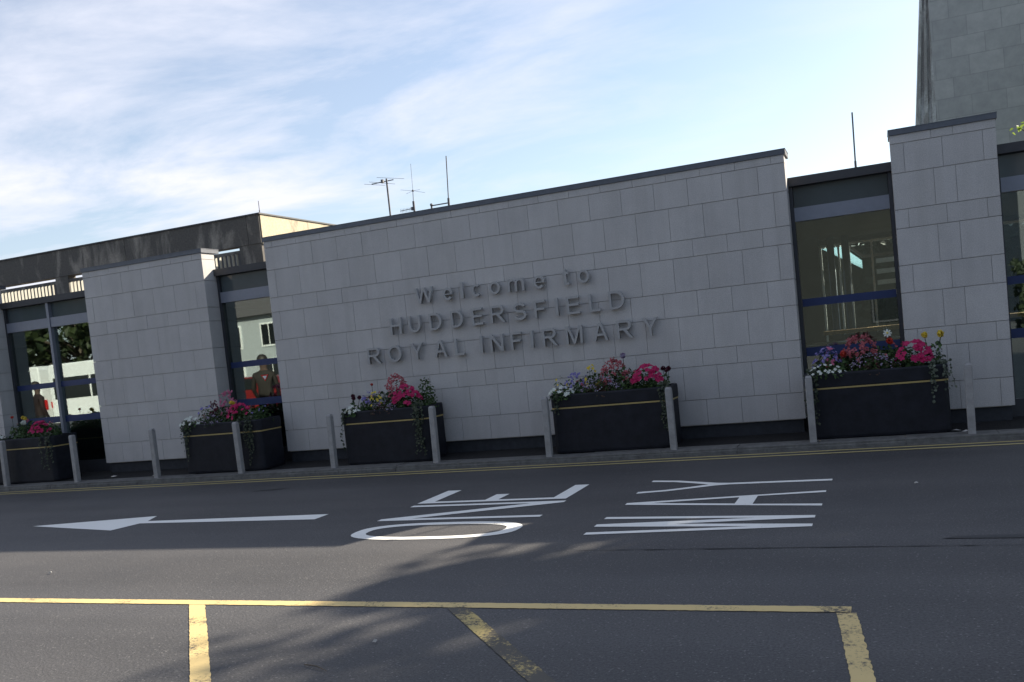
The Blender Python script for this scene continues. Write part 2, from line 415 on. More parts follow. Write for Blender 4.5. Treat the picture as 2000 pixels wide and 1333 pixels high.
class MB:
    def __init__(s): s.v = []; s.f = []; s.mi = []
    def poly(s, pts, mi=0):
        i = len(s.v); s.v += [tuple(p) for p in pts]; s.f.append(tuple(range(i, i + len(pts)))); s.mi.append(mi)
    def box(s, x0, x1, y0, y1, z0, z1, mi=0):
        i = len(s.v)
        s.v += [(x0, y0, z0), (x1, y0, z0), (x1, y1, z0), (x0, y1, z0), (x0, y0, z1), (x1, y0, z1), (x1, y1, z1), (x0, y1, z1)]
        for q in ((0, 3, 2, 1), (4, 5, 6, 7), (0, 1, 5, 4), (1, 2, 6, 5), (2, 3, 7, 6), (3, 0, 4, 7)):
            s.f.append(tuple(i + k for k in q)); s.mi.append(mi)
    def prism(s, outline, z0, z1, mi=0):
        """outline in xy, counter-clockwise"""
        n = len(outline); i = len(s.v)
        s.v += [(x, y, z0) for x, y in outline] + [(x, y, z1) for x, y in outline]
        s.f.append(tuple(i + k for k in reversed(range(n)))); s.mi.append(mi)
        s.f.append(tuple(i + n + k for k in range(n))); s.mi.append(mi)
        for k in range(n):
            j = (k + 1) % n
            s.f.append((i + k, i + j, i + n + j, i + n + k)); s.mi.append(mi)
    def extr_y(s, outline, y0, y1, mi=0):
        """outline in xz, extruded along y"""
        n = len(outline); i = len(s.v)
        s.v += [(x, y0, z) for x, z in outline] + [(x, y1, z) for x, z in outline]
        s.f.append(tuple(i + k for k in range(n))); s.mi.append(mi)
        s.f.append(tuple(i + n + k for k in reversed(range(n)))); s.mi.append(mi)
        for k in range(n):
            j = (k + 1) % n
            s.f.append((i + j, i + k, i + n + k, i + n + j)); s.mi.append(mi)
    def tube(s, pts, rad, n=8, mi=0, cap=True):
        pts = [Vector(p) for p in pts]
        rads = rad if isinstance(rad, (list, tuple)) else [rad] * len(pts)
        rings = []
        for k, p in enumerate(pts):
            d = (pts[min(k + 1, len(pts) - 1)] - pts[max(k - 1, 0)])
            if d.length < 1e-9: d = Vector((0, 0, 1))
            d.normalize()
            a = d.cross(Vector((0, 0, 1)) if abs(d.z) < 0.9 else Vector((1, 0, 0))).normalized(); b = d.cross(a)
            i = len(s.v)
            for q in range(n):
                an = 2 * math.pi * q / n
                s.v.append(tuple(p + (a * math.cos(an) + b * math.sin(an)) * rads[k]))
            rings.append(i)
        for k in range(len(rings) - 1):
            for q in range(n):
                w = (q + 1) % n
                s.f.append((rings[k] + q, rings[k] + w, rings[k + 1] + w, rings[k + 1] + q)); s.mi.append(mi)
        if cap:
            s.f.append(tuple(rings[0] + q for q in reversed(range(n)))); s.mi.append(mi)
            s.f.append(tuple(rings[-1] + q for q in range(n))); s.mi.append(mi)
    def ball(s, c, r, n=8, m=5, mi=0, sz=1.0):
        i = len(s.v)
        for a in range(m + 1):
            th = math.pi * a / m
            for q in range(n):
                an = 2 * math.pi * q / n
                s.v.append((c[0] + r * math.sin(th) * math.cos(an), c[1] + r * math.sin(th) * math.sin(an), c[2] + sz * r * math.cos(th)))
        for a in range(m):
            for q in range(n):
                w = (q + 1) % n
                s.f.append((i + a * n + q, i + (a + 1) * n + q, i + (a + 1) * n + w, i + a * n + w)); s.mi.append(mi)
    def build(s, name, mat, parent=None, smooth=False, bevel=0.0, **tags):
        me = bpy.data.meshes.new(name)
        me.from_pydata(s.v, [], s.f)
        for k in (mat if isinstance(mat, (list, tuple)) else [mat]):
            me.materials.append(k)
        if any(s.mi): me.polygons.foreach_set('material_index', s.mi)
        if smooth: me.polygons.foreach_set('use_smooth', [True] * len(me.polygons))
        me.update()
        o = bpy.data.objects.new(name, me)
        COL.objects.link(o)
        if parent is not None:
            o.parent = parent
        if bevel:
            b = o.modifiers.new('bevel', 'BEVEL'); b.width = bevel; b.segments = 2; b.limit_method = 'ANGLE'; b.angle_limit = math.radians(40)
        return tagp(o, **tags)

def local(parent):
    """parent's location, to build parts in the parent's space"""
    return parent.location

def curve_mesh(contours, depth):
    """fill 2-D contours (holes by nesting) and extrude by +-depth/2: returns a mesh in the xy plane"""
    cu = bpy.data.curves.new('outline', 'CURVE')
    cu.dimensions = '2D'; cu.fill_mode = 'BOTH' if depth else 'FRONT'
    cu.extrude = depth / 2
    for c in contours:
        sp = cu.splines.new('POLY'); sp.points.add(len(c) - 1)
        for k, (x, y) in enumerate(c): sp.points[k].co = (x, y, 0, 1)
        sp.use_cyclic_u = True
    ob = bpy.data.objects.new('outline', cu)
    me = bpy.data.meshes.new_from_object(ob)
    bpy.data.objects.remove(ob); bpy.data.curves.remove(cu)
    return me

# ------------------------------------------------------------------ letter outlines (grotesque capitals)
def arc(cx, cy, rx, ry, a0, a1, n=14):
    return [(cx + rx * math.cos(math.radians(a0 + (a1 - a0) * k / n)), cy + ry * math.sin(math.radians(a0 + (a1 - a0) * k / n))) for k in range(n + 1)]
def stroke(path, t):
    Lf, Rt = [], []
    for k in range(len(path)):
        p0 = path[max(k - 1, 0)]; p1 = path[min(k + 1, len(path) - 1)]
        dx_, dy_ = p1[0] - p0[0], p1[1] - p0[1]; d = math.hypot(dx_, dy_) or 1
        nx, ny = -dy_ / d * t / 2, dx_ / d * t / 2
        Lf.append((path[k][0] + nx, path[k][1] + ny)); Rt.append((path[k][0] - nx, path[k][1] - ny))
    return Lf + Rt[::-1]
def rect(x0, y0, x1, y1): return [(x0, y0), (x1, y0), (x1, y1), (x0, y1)]
def glyph(ch, w, h, t):
    s = t * 0.9
    if ch in 'Il': return [rect(0, 0, w, h)]
    if ch == 'H': return [[(0, 0), (t, 0), (t, h * .47), (w - t, h * .47), (w - t, 0), (w, 0), (w, h), (w - t, h), (w - t, h * .47 + s), (t, h * .47 + s), (t, h), (0, h)]]
    if ch == 'U':
        o = [(0, h)] + arc(w / 2, w / 2, w / 2, w / 2, 180, 360) + [(w, h), (w - t, h)] + arc(w / 2, w / 2, w / 2 - t, w / 2 - s, 360, 180) + [(t, h)]
        return [o]
    if ch == 'D':
        c = w * .42
        return [[(0, 0)] + arc(c, h / 2, w - c, h / 2, -90, 90) + [(0, h)], [(t, s)] + arc(c, h / 2, w - c - t, h / 2 - s, -90, 90) + [(t, h - s)]]
    if ch == 'E': return [[(0, 0), (w, 0), (w, s), (t, s), (t, h * .46), (w * .93, h * .46), (w * .93, h * .46 + s), (t, h * .46 + s), (t, h - s), (w * .97, h - s), (w * .97, h), (0, h)]]
    if ch == 'F': return [[(0, 0), (t, 0), (t, h * .44), (w * .9, h * .44), (w * .9, h * .44 + s), (t, h * .44 + s), (t, h - s), (w, h - s), (w, h), (0, h)]]
    if ch == 'L': return [[(0, 0), (w, 0), (w, s), (t, s), (t, h), (0, h)]]
    if ch == 'R':
        bw = w * .92; b = h * .45; cx = bw - (h - b) / 2
        outer = [(0, 0), (t, 0), (t, b), (w * .40, b), (w - t * 1.15, 0), (w, 0), (w * .62, b + h * .005)] + arc(cx, (h + b) / 2, bw - cx, (h - b) / 2, -80, 90) + [(0, h)]
        hole = [(t, b + s)] + arc(cx, (h + b) / 2, bw - cx - t, (h - b) / 2 - s, -90, 90) + [(t, h - s)]
        return [outer, hole]
    if ch == 'S':
        rx = w / 2 - t / 2; ry = (h - t) / 4
        p = arc(w / 2, h / 2 + ry, rx * .93, ry, 15, 245, 20) + arc(w / 2, h / 2 - ry, rx, ry, 65, -165, 20)
        return [stroke(p, t)]
    if ch in 'Oo': return [arc(w / 2, h / 2, w / 2, h / 2, 0, 350, 35), arc(w / 2, h / 2, w / 2 - t, h / 2 - s, 0, 350, 35)]
    if ch == 'Y': return [[(w / 2 - t / 2, 0), (w / 2 + t / 2, 0), (w / 2 + t / 2, h * .42), (w, h), (w - t * 1.2, h), (w / 2, h * .54), (t * 1.2, h), (0, h), (w / 2 - t / 2, h * .42)]]
    if ch == 'A':
        a = t * 1.08
        return [[(0, 0), (a, 0), (w * .27, h * .28), (w * .73, h * .28), (w - a, 0), (w, 0), (w / 2 + t * .62, h), (w / 2 - t * .62, h)],
                [(w * .31, h * .28 + s), (w * .69, h * .28 + s), (w / 2, h * .86)]]
    if ch == 'N': return [[(0, 0), (t, 0), (t, h * .76), (w - t, 0), (w, 0), (w, h), (w - t, h), (w - t, h * .24), (t, h), (0, h)]]
    if ch == 'M': return [[(0, 0), (t, 0), (t, h * .80), (w / 2 - t * .45, 0), (w / 2 + t * .45, 0), (w - t, h * .80), (w - t, 0), (w, 0), (w, h), (w - t * 1.3, h), (w / 2, h * .22), (t * 1.3, h), (0, h)]]
    if ch == 'W':
        q = t * .52
        return [[(w * .26 - q, 0), (w * .26 + q, 0), (w * .5, h * .76), (w * .74 - q, 0), (w * .74 + q, 0), (w, h), (w - t, h), (w * .74, h * .24), (w * .5 + q, h), (w * .5 - q, h), (w * .26, h * .24), (t, h), (0, h)]]
    if ch == 'c': return [stroke(arc(w / 2, h / 2, w / 2 - t / 2, h / 2 - s / 2, 48, 312, 26), t)]
    if ch == 'e':
        return [stroke(arc(w / 2, h / 2, w / 2 - t / 2, h / 2 - s / 2, 4, 318, 30), t), rect(t * .97, h / 2 - s * .35, w - 0.01 * t, h / 2 + s * .1), ]
    if ch == 'm':
        k = w / 2
        def arch(x0):  # from x0 stem to x0+k
            return
        o = [(0, 0), (t, 0), (t, h * .62)]
        o += arc((k + t / 2) / 2 + t * .25, h * .62, (k - t) / 2 - t * .0, h * .38 - s, 180, 0, 10)[1:-1]
        o += [(k - t / 2, h * .62), (k - t / 2, 0), (k + t / 2, 0), (k + t / 2, h * .62)]
        o += arc((k + t / 2 + w - t) / 2, h * .62, (w - t - k - t / 2) / 2, h * .38 - s, 180, 0, 10)[1:-1]
        o += [(w - t, h * .62), (w - t, 0), (w, 0), (w, h * .66)]
        o += arc((k + w) / 2, h * .66, (w - k) / 2, h * .34, 0, 160, 10)[1:]
        o += [(k * 1.0, h * .86)] + arc(k / 2 + t * .2, h * .66, k / 2 + t * .1, h * .34, 30, 140, 10)
        o += [(t, h * .90), (t, h), (0, h)]
        return [o]
    if ch == 't':
        x = w * .28
        return [[(x + t * .35, 0), (w, 0), (w, s), (x + t, s), (x + t, h * .66), (w * .95, h * .66), (w * .95, h * .66 + s), (x + t, h * .66 + s), (x + t, h), (x, h * .95), (x, h * .66 + s), (0, h * .66 + s), (0, h * .66), (x, h * .66), (x, t * .35)]]
    raise ValueError(ch)

# ================================================================== SETTING
b = MB()
ROADY = 10.88
b.poly([(-220, -220, 0), (220, -220, 0), (220, ROADY, 0), (-220, ROADY, 0)])
road = b.build('road', M['road'], kind='structure', label='dark grey asphalt road with painted markings')
b = MB(); b.box(-220, 220, ROADY + 0.34, 60, -0.3, 0.064)
b.v = [(x, y, (0.1 if (y > 12 and z > 0) else z)) for x, y, z in b.v]
b2 = MB()
b2.poly([(-60, ROADY + 0.30, 0.068), (60, ROADY + 0.30, 0.068), (60, 11.95, 0.10), (-60, 11.95, 0.10)])
b2.poly([(-60, 11.95, 0.10), (60, 11.95, 0.10), (60, 17.0, 0.10), (-60, 17.0, 0.10)])
pav = b2.build('pavement', M['pave'], kind='structure', label='dark asphalt pavement along the wall')
b = MB(); b.poly([(-220, 17.0, 0.09), (220, 17.0, 0.09), (220, 220, 0.09), (-220, 220, 0.09)])
gr = b.build('ground', M['grass'], kind='structure')
# kerb of separate stones, slightly uneven
b = MB()
x = -30.0
while x < 12:
    ln = 0.914
    dz = random.uniform(-0.004, 0.004); dy_ = random.uniform(-0.006, 0.006)
    y0 = ROADY + dy_; y1 = ROADY + 0.31
    b.extr_y([(0, 0)] * 3, 0, 0) if False else None
    pr = [(y0, -0.05), (y0 + 0.004, 0.035 + dz), (y0 + 0.03, 0.066 + dz), (y0 + 0.06, 0.072 + dz), (y1, 0.074 + dz), (y1, -0.05)]
    i = len(b.v)
    for xx in (x + 0.004, x + ln - 0.004): b.v += [(xx, yy, z) for yy, z in pr]
    n = len(pr)
    b.f += [tuple(i + k for k in range(n)), tuple(i + n + k for k in reversed(range(n)))]
    b.f += [(i + (k + 1) % n, i + k, i + n + k, i + n + (k + 1) % n) for k in range(n)]
    b.mi += [0] * (n + 2)
    x += ln
b.box(-30, 12, ROADY + 0.012, ROADY + 0.30, -0.2, 0.064)
b.build('kerb', M['kerb'], kind='structure', label='grey concrete kerb stones along the road edge')

# ---- road markings (parts of the road)
ZM = 0.004
def marking(name, polys, mat, label=None, z=ZM):
    b = MB()
    for q in polys: b.poly([(x, y, z) for x, y in q])
    return b.build(name, mat, road, label=label)
def ragged(x0, x1, y0, y1, step=0.03, j=0.003):
    n = max(2, int((x1 - x0) / step))
    lo = [(x0 + (x1 - x0) * k / n, y0 + random.uniform(-j, j)) for k in range(n + 1)]
    hi = [(x0 + (x1 - x0) * k / n, y1 + random.uniform(-j, j)) for k in range(n, -1, -1)]
    return lo + hi
def ragged_y(x0, x1, y0, y1, sx=0.0, step=0.06, j=0.006):
    n = max(2, int((y1 - y0) / step))
    a = [(x0 + sx * (1 - k / n) + random.uniform(-j, j), y0 + (y1 - y0) * k / n) for k in range(n + 1)]
    c = [(x1 + sx * (1 - k / n) + random.uniform(-j, j), y0 + (y1 - y0) * k / n) for k in range(n, -1, -1)]
    return c[::-1] + a[::-1]
marking('double_yellow_line', [ragged(-30, 10, 10.70, 10.77, 0.12, 0.003)], M['dyellow'], 'inner of the two thin yellow lines, nearer the kerb')
marking('double_yellow_line', [ragged(-30, 10, 10.50, 10.57, 0.12, 0.003)], M['dyellow'], 'outer of the two thin yellow lines, farther from the kerb')
marking('bay_line', [ragged(-14, -0.245, 4.815, 4.912, 0.03, 0.003)], M['yellow'], 'long yellow front line of the marked bays')
def slant(xt, yt, xb, yb, w, step=0.025, j=0.003):
    n = int((yt - yb) / step)
    a = [(xt + (xb - xt) * k / n + random.uniform(-j, j), yt + (yb - yt) * k / n) for k in range(n + 1)]
    c = [(x + w + random.uniform(-j, j), y) for x, y in a]
    return a + c[::-1]
marking('bay_line', [slant(-0.312, 4.805, -0.03, 2.0, 0.096)], M['yellow'], 'yellow side line at the right end of the marked bays')
marking('bay_line', [slant(-4.455, 4.808, -1.85, 1.85, 0.135)], M['yellow'], 'slanting yellow divider line at the left between two bays')
marking('bay_line', [slant(-2.515, 4.808, 0.05, 1.85, 0.14)], M['yellowworn'], 'worn slanting yellow divider line in the middle')

def road_glyph(name, contours, x_top, x_bot, y0, y1, label):
    """letter units: u 0..1 across (away from the kerbless side), v 0..1 up; painted to be read facing -x"""
    cs = [[(x_bot + (x_top - x_bot) * v, y0 + (y1 - y0) * u) for u, v in c] for c in contours]
    me = curve_mesh(cs, 0)
    for v in me.vertices: v.co.z = ZM
    me.materials.clear(); me.materials.append(M['white'])
    o = bpy.data.objects.new(name, me); COL.objects.link(o); o.parent = road
    o['label'] = label
    return o
def rg_ring():
    def cap(rx, ry, inset):
        pts = []
        for k in range(40):
            a = 2 * math.pi * k / 40
            cx, sx = math.cos(a), math.sin(a)
            e = 2 / 2.6
            pts.append((0.5 + rx * math.copysign(abs(cx) ** e, cx), 0.5 + ry * math.copysign(abs(sx) ** e, sx)))
        return pts
    return [cap(.5, .5, 0), cap(.5 - .145, .5 - .085, 0)]
T = 0.11
road_glyph('marking_letter', rg_ring(), -4.49, -2.90, 6.665, 7.34, 'white letter O of ONE, sunlit')
road_glyph('marking_letter', [[(0, 0), (T, 0), (T, .80), (1 - T, 0), (1, 0), (1, 1), (1 - T, 1), (1 - T, .20), (T, 1), (0, 1)]], -4.545, -2.895, 7.47, 8.215, 'white letter N of ONE')
road_glyph('marking_letter', [[(0, 0), (1, 0), (1, .095), (T, .095), (T, .46), (.50, .46), (.50, .55), (T, .55), (T, .90), (.95, .90), (.95, 1), (0, 1)]], -4.56, -2.935, 8.32, 9.10, 'white letter E of ONE')
def rg_w(t=.12):
    q = t * .55
    return [[(.27 - q, 0), (.27 + q, 0), (.5, .62), (.73 - q, 0), (.73 + q, 0), (1, 1), (1 - t, 1), (.73, .26), (.5 + q, 1), (.5 - q, 1), (.27, .26), (t, 1), (0, 1)]]
road_glyph('marking_letter', rg_w(), -2.255, -0.565, 6.71, 7.37, 'white letter W of WAY')
road_glyph('marking_letter', [[(0, 0), (.12, 0), (.235, .33), (.765, .33), (.88, 0), (1, 0), (.56, 1), (.44, 1)], [(.29, .42), (.71, .42), (.5, .86)]], -2.235, -0.54, 7.60, 8.27, 'white letter A of WAY')
road_glyph('marking_letter', [[(.44, 0), (.56, 0), (.56, .53), (.60, .60), (.75, .72), (.9, .84), (1, 1), (.88, 1), (.80, .86), (.66, .75), (.5, .645), (.34, .75), (.20, .86), (.12, 1), (0, 1), (.10, .84), (.25, .72), (.40, .60), (.44, .53)]], -2.27, -0.515, 8.44, 9.17, 'white letter Y of WAY')
marking('lane_arrow', [[(-9.352, 7.745), (-7.77, 7.375), (-7.70, 7.72), (-5.37, 7.655), (-5.37, 7.91), (-7.70, 7.84), (-7.84, 8.13)]], M['white'], 'white painted arrow pointing left')
marking('asphalt_seam', [ragged(-2.3, 1.2, 6.20, 6.207, 0.1, 0.008)], M['stain'], 'thin dark joint line along the road surface')
b = MB()
# E of markings: small dark crack and oil streak
marking('oil_streak', [[(0.26, 6.40), (0.9, 6.38), (1.8, 6.40), (1.8, 6.47), (0.9, 6.49), (0.36, 6.47)]], M['stain'], 'dark streak at the right edge of the road')
marking('oil_streak', [[(-7.70, 9.64), (-7.35, 9.72), (-7.2, 9.82), (-7.55, 9.72)]], M['stain'], 'small dark smudge beyond the arrow')

# ================================================================== ENTRANCE BUILDING
WY = 11.80            # front face of the stone
BK = 12.10            # back of the wall panels / window plane
COURSES = [(0.27, 0.595), (0.595, 1.025), (1.025, 1.24), (1.24, 1.67), (1.67, 1.99), (1.99, 2.42), (2.42, 2.64), (2.64, 3.06), (3.06, 3.40), (3.40, 3.497)]
bld = empty('entrance_building', (-5, 12, 0.0), 'single storey hospital entrance building clad in grey stone with glazed bays', 'building')
BO = bld.location.copy()
def bpart(mb, name, mat, parent=None, **k):
    """build a part whose vertices are in world coordinates, under the building"""
    p = parent if parent is not None else bld
    mb.v = [(x - BO.x, y - BO.y, z - BO.z) for x, y, z in mb.v]
    return mb.build(name, mat, p, **k)

def panels(x0, x1, offA, offB, right=True, left=False, fine=False):
    """stone panels with open joints; offsets of the vertical joints alternate by course"""
    g = 0.0034; gv = 0.0020
    b = MB()
    for ci, (z0, z1) in enumerate(COURSES):
        off = (offA, offB)[ci % 2]
        xs = [x0]
        if isinstance(off, list):
            xs += off
        else:
            k = math.ceil((x0 - off + 0.05) / 0.434)
            while off + k * 0.434 < x1 - 0.05:
                xs.append(off + k * 0.434); k += 1
        xs.append(x1)
        zt = z1 - g if ci < len(COURSES) - 1 else z1
        for a, c in zip(xs[:-1], xs[1:]):
            dy_ = random.uniform(-0.0012, 0.0012)
            b.box(a + (gv if a > x0 else 0), c - (gv if c < x1 else 0), WY + dy_, WY + 0.028, z0 + (g if ci else 0), zt)
        if right:
            b.box(x1 - 0.028, x1 - 0.0005, WY + 0.030, BK, z0 + (g if ci else 0), zt)
        if left:
            b.box(x0 + 0.0005, x0 + 0.028, WY + 0.030, BK, z0 + (g if ci else 0), zt)
    return b

def stone_block(name, x0, x1, offA, offB, label, right=True, left=True, ret=0.0):
    o = bpart(panels(x0, x1, offA, offB, right, left), name, M['stone'], label=label)
    b = MB(); b.box(x0 + 0.034, x1 - 0.034, WY + 0.016, BK + 0.02, 0.26, 3.492)
    bpart(b, 'backing_wall', M['joint'], o)
    b = MB()
    # pressed metal coping with a drip edge
    b.box(x0 - 0.012, x1 + 0.020, WY - 0.016, BK + 0.10, 3.500, 3.560)
    b.box(x0 - 0.016, x1 + 0.024, WY - 0.020, BK + 0.104, 3.5602, 3.568)
    bpart(b, 'coping', M['coping'], o)
    b = MB(); b.box(x0 + 0.03, x1 - 0.03, WY + 0.05, BK - 0.02, 0.05, 0.262)
    bpart(b, 'plinth', M['plinth'], o)
    return o
stone_block('feature_wall', -8.62, -0.94, -1.265, -1.096, 'long stone wall carrying the welcome lettering')
stone_block('stone_pier', -12.33, -9.82, -11.94, -10.88, 'wide blank stone pier left of the lettered wall')
stone_block('stone_pier', 0.25, 1.345, [0.39, 0.795, 1.212], [0.687, 0.916], 'narrow stone pier at the right')
stone_block('stone_pier', -17.1, -14.62, -15.4, -15.2, 'stone pier cut off by the left edge')
# building continues beyond the frame
b = MB(); b.box(-24, -18.4, WY, BK, 0.1, 3.4); bpart(b, 'end_wall', M['stone'])
b = MB(); b.box(3.8, 9.0, WY, BK, 0.1, 3.4); bpart(b, 'end_wall', M['stone'])
# roof and fascia, interior shell
b = MB()
b.box(-24, 9.0, BK + 0.11, 16.6, 3.0, 3.22)
bpart(b, 'flat_roof', M['roof'])
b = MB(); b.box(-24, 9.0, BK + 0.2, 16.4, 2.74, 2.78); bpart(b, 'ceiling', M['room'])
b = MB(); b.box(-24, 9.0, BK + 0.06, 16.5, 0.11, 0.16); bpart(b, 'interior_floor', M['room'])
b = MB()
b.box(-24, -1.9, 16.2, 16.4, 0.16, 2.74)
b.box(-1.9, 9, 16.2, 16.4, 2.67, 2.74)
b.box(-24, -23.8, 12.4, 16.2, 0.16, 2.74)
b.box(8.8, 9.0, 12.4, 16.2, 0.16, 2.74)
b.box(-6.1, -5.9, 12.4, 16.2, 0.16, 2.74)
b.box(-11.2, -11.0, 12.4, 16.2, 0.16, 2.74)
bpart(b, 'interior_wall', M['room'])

def window_bay(x0, x1, mulls, label, lowsill=0.31):
    y = BK
    f = MB()
    f.box(x0, x1, y - 0.06, y + 0.105, 3.135, 3.242)          # dark roof edge
    o = bpart(f, 'window', M['fascia'], label=label)
    b = MB()
    J = 0.045
    b.box(x0 + 0.002, x0 + J, y - 0.01, y + 0.10, lowsill, 3.133)
    b.box(x1 - J, x1 - 0.002, y - 0.01, y + 0.10, lowsill, 3.133)
    b.box(x0 - 0.06, x1 + 0.06, y + 0.003, y + 0.10, 0.06, lowsill - 0.002)
    bpart(b, 'jamb', M['framedark'], o)
    b = MB(); b.box(x0 + J + 0.002, x1 - J - 0.002, y - 0.015, y + 0.09, 2.70, 2.868)
    bpart(b, 'transom', M['frame'], o)
    edges = [x0 + J + 0.002] + mulls + [x1 - J - 0.002]
    for mx in mulls:
        b = MB()
        b.box(mx - 0.028, mx + 0.028, y - 0.03, y + 0.09, lowsill, 2.698)
        b.box(mx - 0.028, mx + 0.028, y - 0.03, y + 0.09, 2.870, 3.133)
        b.box(mx - 0.028, mx + 0.028, y - 0.03, y - 0.017, 2.698, 2.870)
        bpart(b, 'mullion', M['frame'], o)
    for a, c in zip(edges[:-1], edges[1:]):
        a2 = a + (0.030 if a in mulls else 0.002); c2 = c - (0.030 if c in mulls else 0.002)
        b = MB(); b.box(a2, c2, y + 0.04, y + 0.046, lowsill, 2.698); bpart(b, 'pane', M['glass'], o)
        b = MB(); b.box(a2, c2, y + 0.04, y + 0.046, 2.870, 3.133); bpart(b, 'upper_pane', M['glass_top'], o)
        b = MB()
        b.box(a2, c2, y + 0.034, y + 0.0385, 1.640, 1.735)
        bpart(b, 'blue_band', M['band'], o)
        b = MB(); b.box(a2, c2, y + 0.034, y + 0.0385, 1.015, 1.125)
        bpart(b, 'blue_band', M['band'], o)
    return o
window_bay(-14.62, -12.33, [-13.53], 'two-light glazed bay at the left edge')
window_bay(-9.82, -8.62, [], 'narrow glazed bay between the wide pier and the lettered wall')
window_bay(-0.94, 0.25, [], 'glazed bay right of the lettered wall')
window_bay(1.345, 3.8, [2.55], 'glazed bay at the right edge')
window_bay(-18.4, -17.1, [], 'glazed bay beyond the left edge')

for wn in bld.children:
    if wn.get('label', '').startswith('narrow glazed bay'):
        b = MB(); cx, cz, rr = -9.14, 1.44, 0.075
        tri = [(cx - rr, cz + rr * .6), (cx, cz - rr * .8), (cx + rr, cz + rr * .6)]  # reflection of a give-way triangle drawn flat on the pane
        b.poly([(x, BK + 0.036, z) for x, z in tri]); bpart(b, 'mirrored_triangle', M['taillight'], wn)
        b = MB(); b.poly([(cx + (x - cx) * .55, BK + 0.034, cz + (z - cz) * .55) for x, z in tri]); bpart(b, 'mirrored_triangle_centre', M['whitepaint'], wn)
# rear glazing seen through the right-hand bays
b = MB()
for xx in (-1.88, -0.84, -0.56, -0.40, -0.05, 0.9, 1.7, 2.6, 3.6, 5.0, 6.5, 8.0):
    b.box(xx - 0.016, xx + 0.016, 16.24, 16.32, 0.16, 2.665)
b.box(-1.9, 8.8, 16.25, 16.31, 2.63, 2.664)
bpart(b, 'rear_glazing_frame', M['whitepaint'])
for xx in (-0.66, -0.44, 0.75):
    b = MB(); b.tube([(xx, 15.75, 0.16), (xx, 15.75, 2.74)], 0.055, 16); bpart(b, 'interior_column', M['bluepaint'], smooth=True)
b = MB(); b.box(-1.9, -0.83, 15.5, 15.6, 0.16, 2.74); bpart(b, 'partition', M['room'])
b = MB(); b.extr_y([(-0.85, 2.656), (-0.22, 2.24), (-0.22, 2.378), (-0.52, 2.656)], 17.0, 17.03); bpart(b, 'bright_patch_sheet', M['patchsheet'])  # added translucent sheet, catching sun to stand in for a pale blue patch
b = MB(); b.extr_y([(-0.45, 2.64), (-0.21, 2.41), (0.9, 2.41), (0.9, 2.45), (-0.19, 2.45), (-0.40, 2.66)], 16.7, 16.95); bpart(b, 'patch_edge_beam', M['slate'])  # added dark edge that trims the bright patch above
b = MB()
for q in range(4): b.box(0.0, 1.6, 17.4 + q * .2, 17.45 + q * .2, 1.75 + q * .2, 1.83 + q * .2)
bpart(b, 'rear_louvre', M['roompale'])

cn = empty('reception_counter', (0.1, 14.9, 0.16), 'reception counter with pale wooden top inside the right glazed bay', 'counter')
b = MB(); b.box(-0.80, 2.4, -0.02, 0.02, 0.0, 1.03); b.build('counter_front', M['room'], cn)
b = MB(); b.box(-0.92, 2.45, -0.06, 0.34, 1.04, 1.10); b.build('counter_top', M['wood'], cn, bevel=0.006)
hr = empty('steel_handrail', (-0.35, 12.75, 0.16), 'steel handrail behind the glass of the right bay', 'handrail')
b = MB(); b.tube([(-0.75, 0, 0.98), (0.75, 0, 0.98)], 0.019, 10); b.build('top_rail', M['steel'], hr, smooth=True)
b = MB(); b.tube([(-0.75, 0, 0.84), (0.75, 0, 0.84)], 0.012, 10); b.build('lower_rail', M['steel'], hr, smooth=True)
for xx in (-0.6, 0.05, 0.65):
    b = MB(); b.tube([(xx, 0, 0), (xx, 0, 0.98)], 0.016, 10); b.build('rail_post', M['steel'], hr, smooth=True)

# ================================================================== LETTERED SIGN
sign = empty('wall_sign', (-4.8, WY, 1.4), 'raised grey metal letters reading Welcome to HUDDERSFIELD ROYAL INFIRMARY on the stone wall', 'sign')
ROWS = [
 (2.262, 0.222, [('W', -6.102, -5.814), ('e', -5.659, -5.510), ('l', -5.378, -5.340), ('c', -5.214, -5.074), ('o', -4.946, -4.786), ('m', -4.671, -4.428), ('e', -4.292, -4.134), ('t', -3.880, -3.785), ('o', -3.664, -3.505)]),
 (1.869, 0.235, [('H', -6.552, -6.368), ('U', -6.251, -6.063), ('D', -5.919, -5.725), ('D', -5.577, -5.390), ('E', -5.255, -5.087), ('R', -4.968, -4.752), ('S', -4.626, -4.438), ('F', -4.318, -4.160), ('I', -4.015, -3.977), ('E', -3.855, -3.676), ('L', -3.545, -3.394), ('D', -3.271, -3.065)]),
 (1.477, 0.235, [('R', -6.980, -6.762), ('O', -6.637, -6.418), ('Y', -6.265, -6.066), ('A', -5.888, -5.688), ('L', -5.56, -5.419), ('I', -5.170, -5.132), ('N', -5.015, -4.818), ('F', -4.706, -4.548), ('I', -4.415, -4.377), ('R', -4.242, -4.031), ('M', -3.907, -3.675), ('A', -3.529, -3.326), ('R', -3.200, -2.990), ('Y', -2.858, -2.653)])]
for zb, cap, row in ROWS:
    for ch, xa, xb in row:
        h = cap if ch not in 'ecom' else 0.172
        if ch == 't': h = 0.21
        me = curve_mesh(glyph(ch, xb - xa, h, 0.033), 0.055)
        me.materials.clear(); me.materials.append(M['letter'])
        o = bpy.data.objects.new('letter', me); COL.objects.link(o); o.parent = sign
        o.rotation_euler = (math.radians(90), 0, 0)
        o.location = (xa - sign.location.x, -0.052, zb - sign.location.z)
        o['label'] = 'letter ' + ch
        # two short studs hold each letter off the wall
        st = MB()
        st.box(xa + 0.010 - sign.location.x, xa + 0.022 - sign.location.x, -0.0245, 0.002, zb + h * .46 - sign.location.z, zb + h * .51 - sign.location.z)

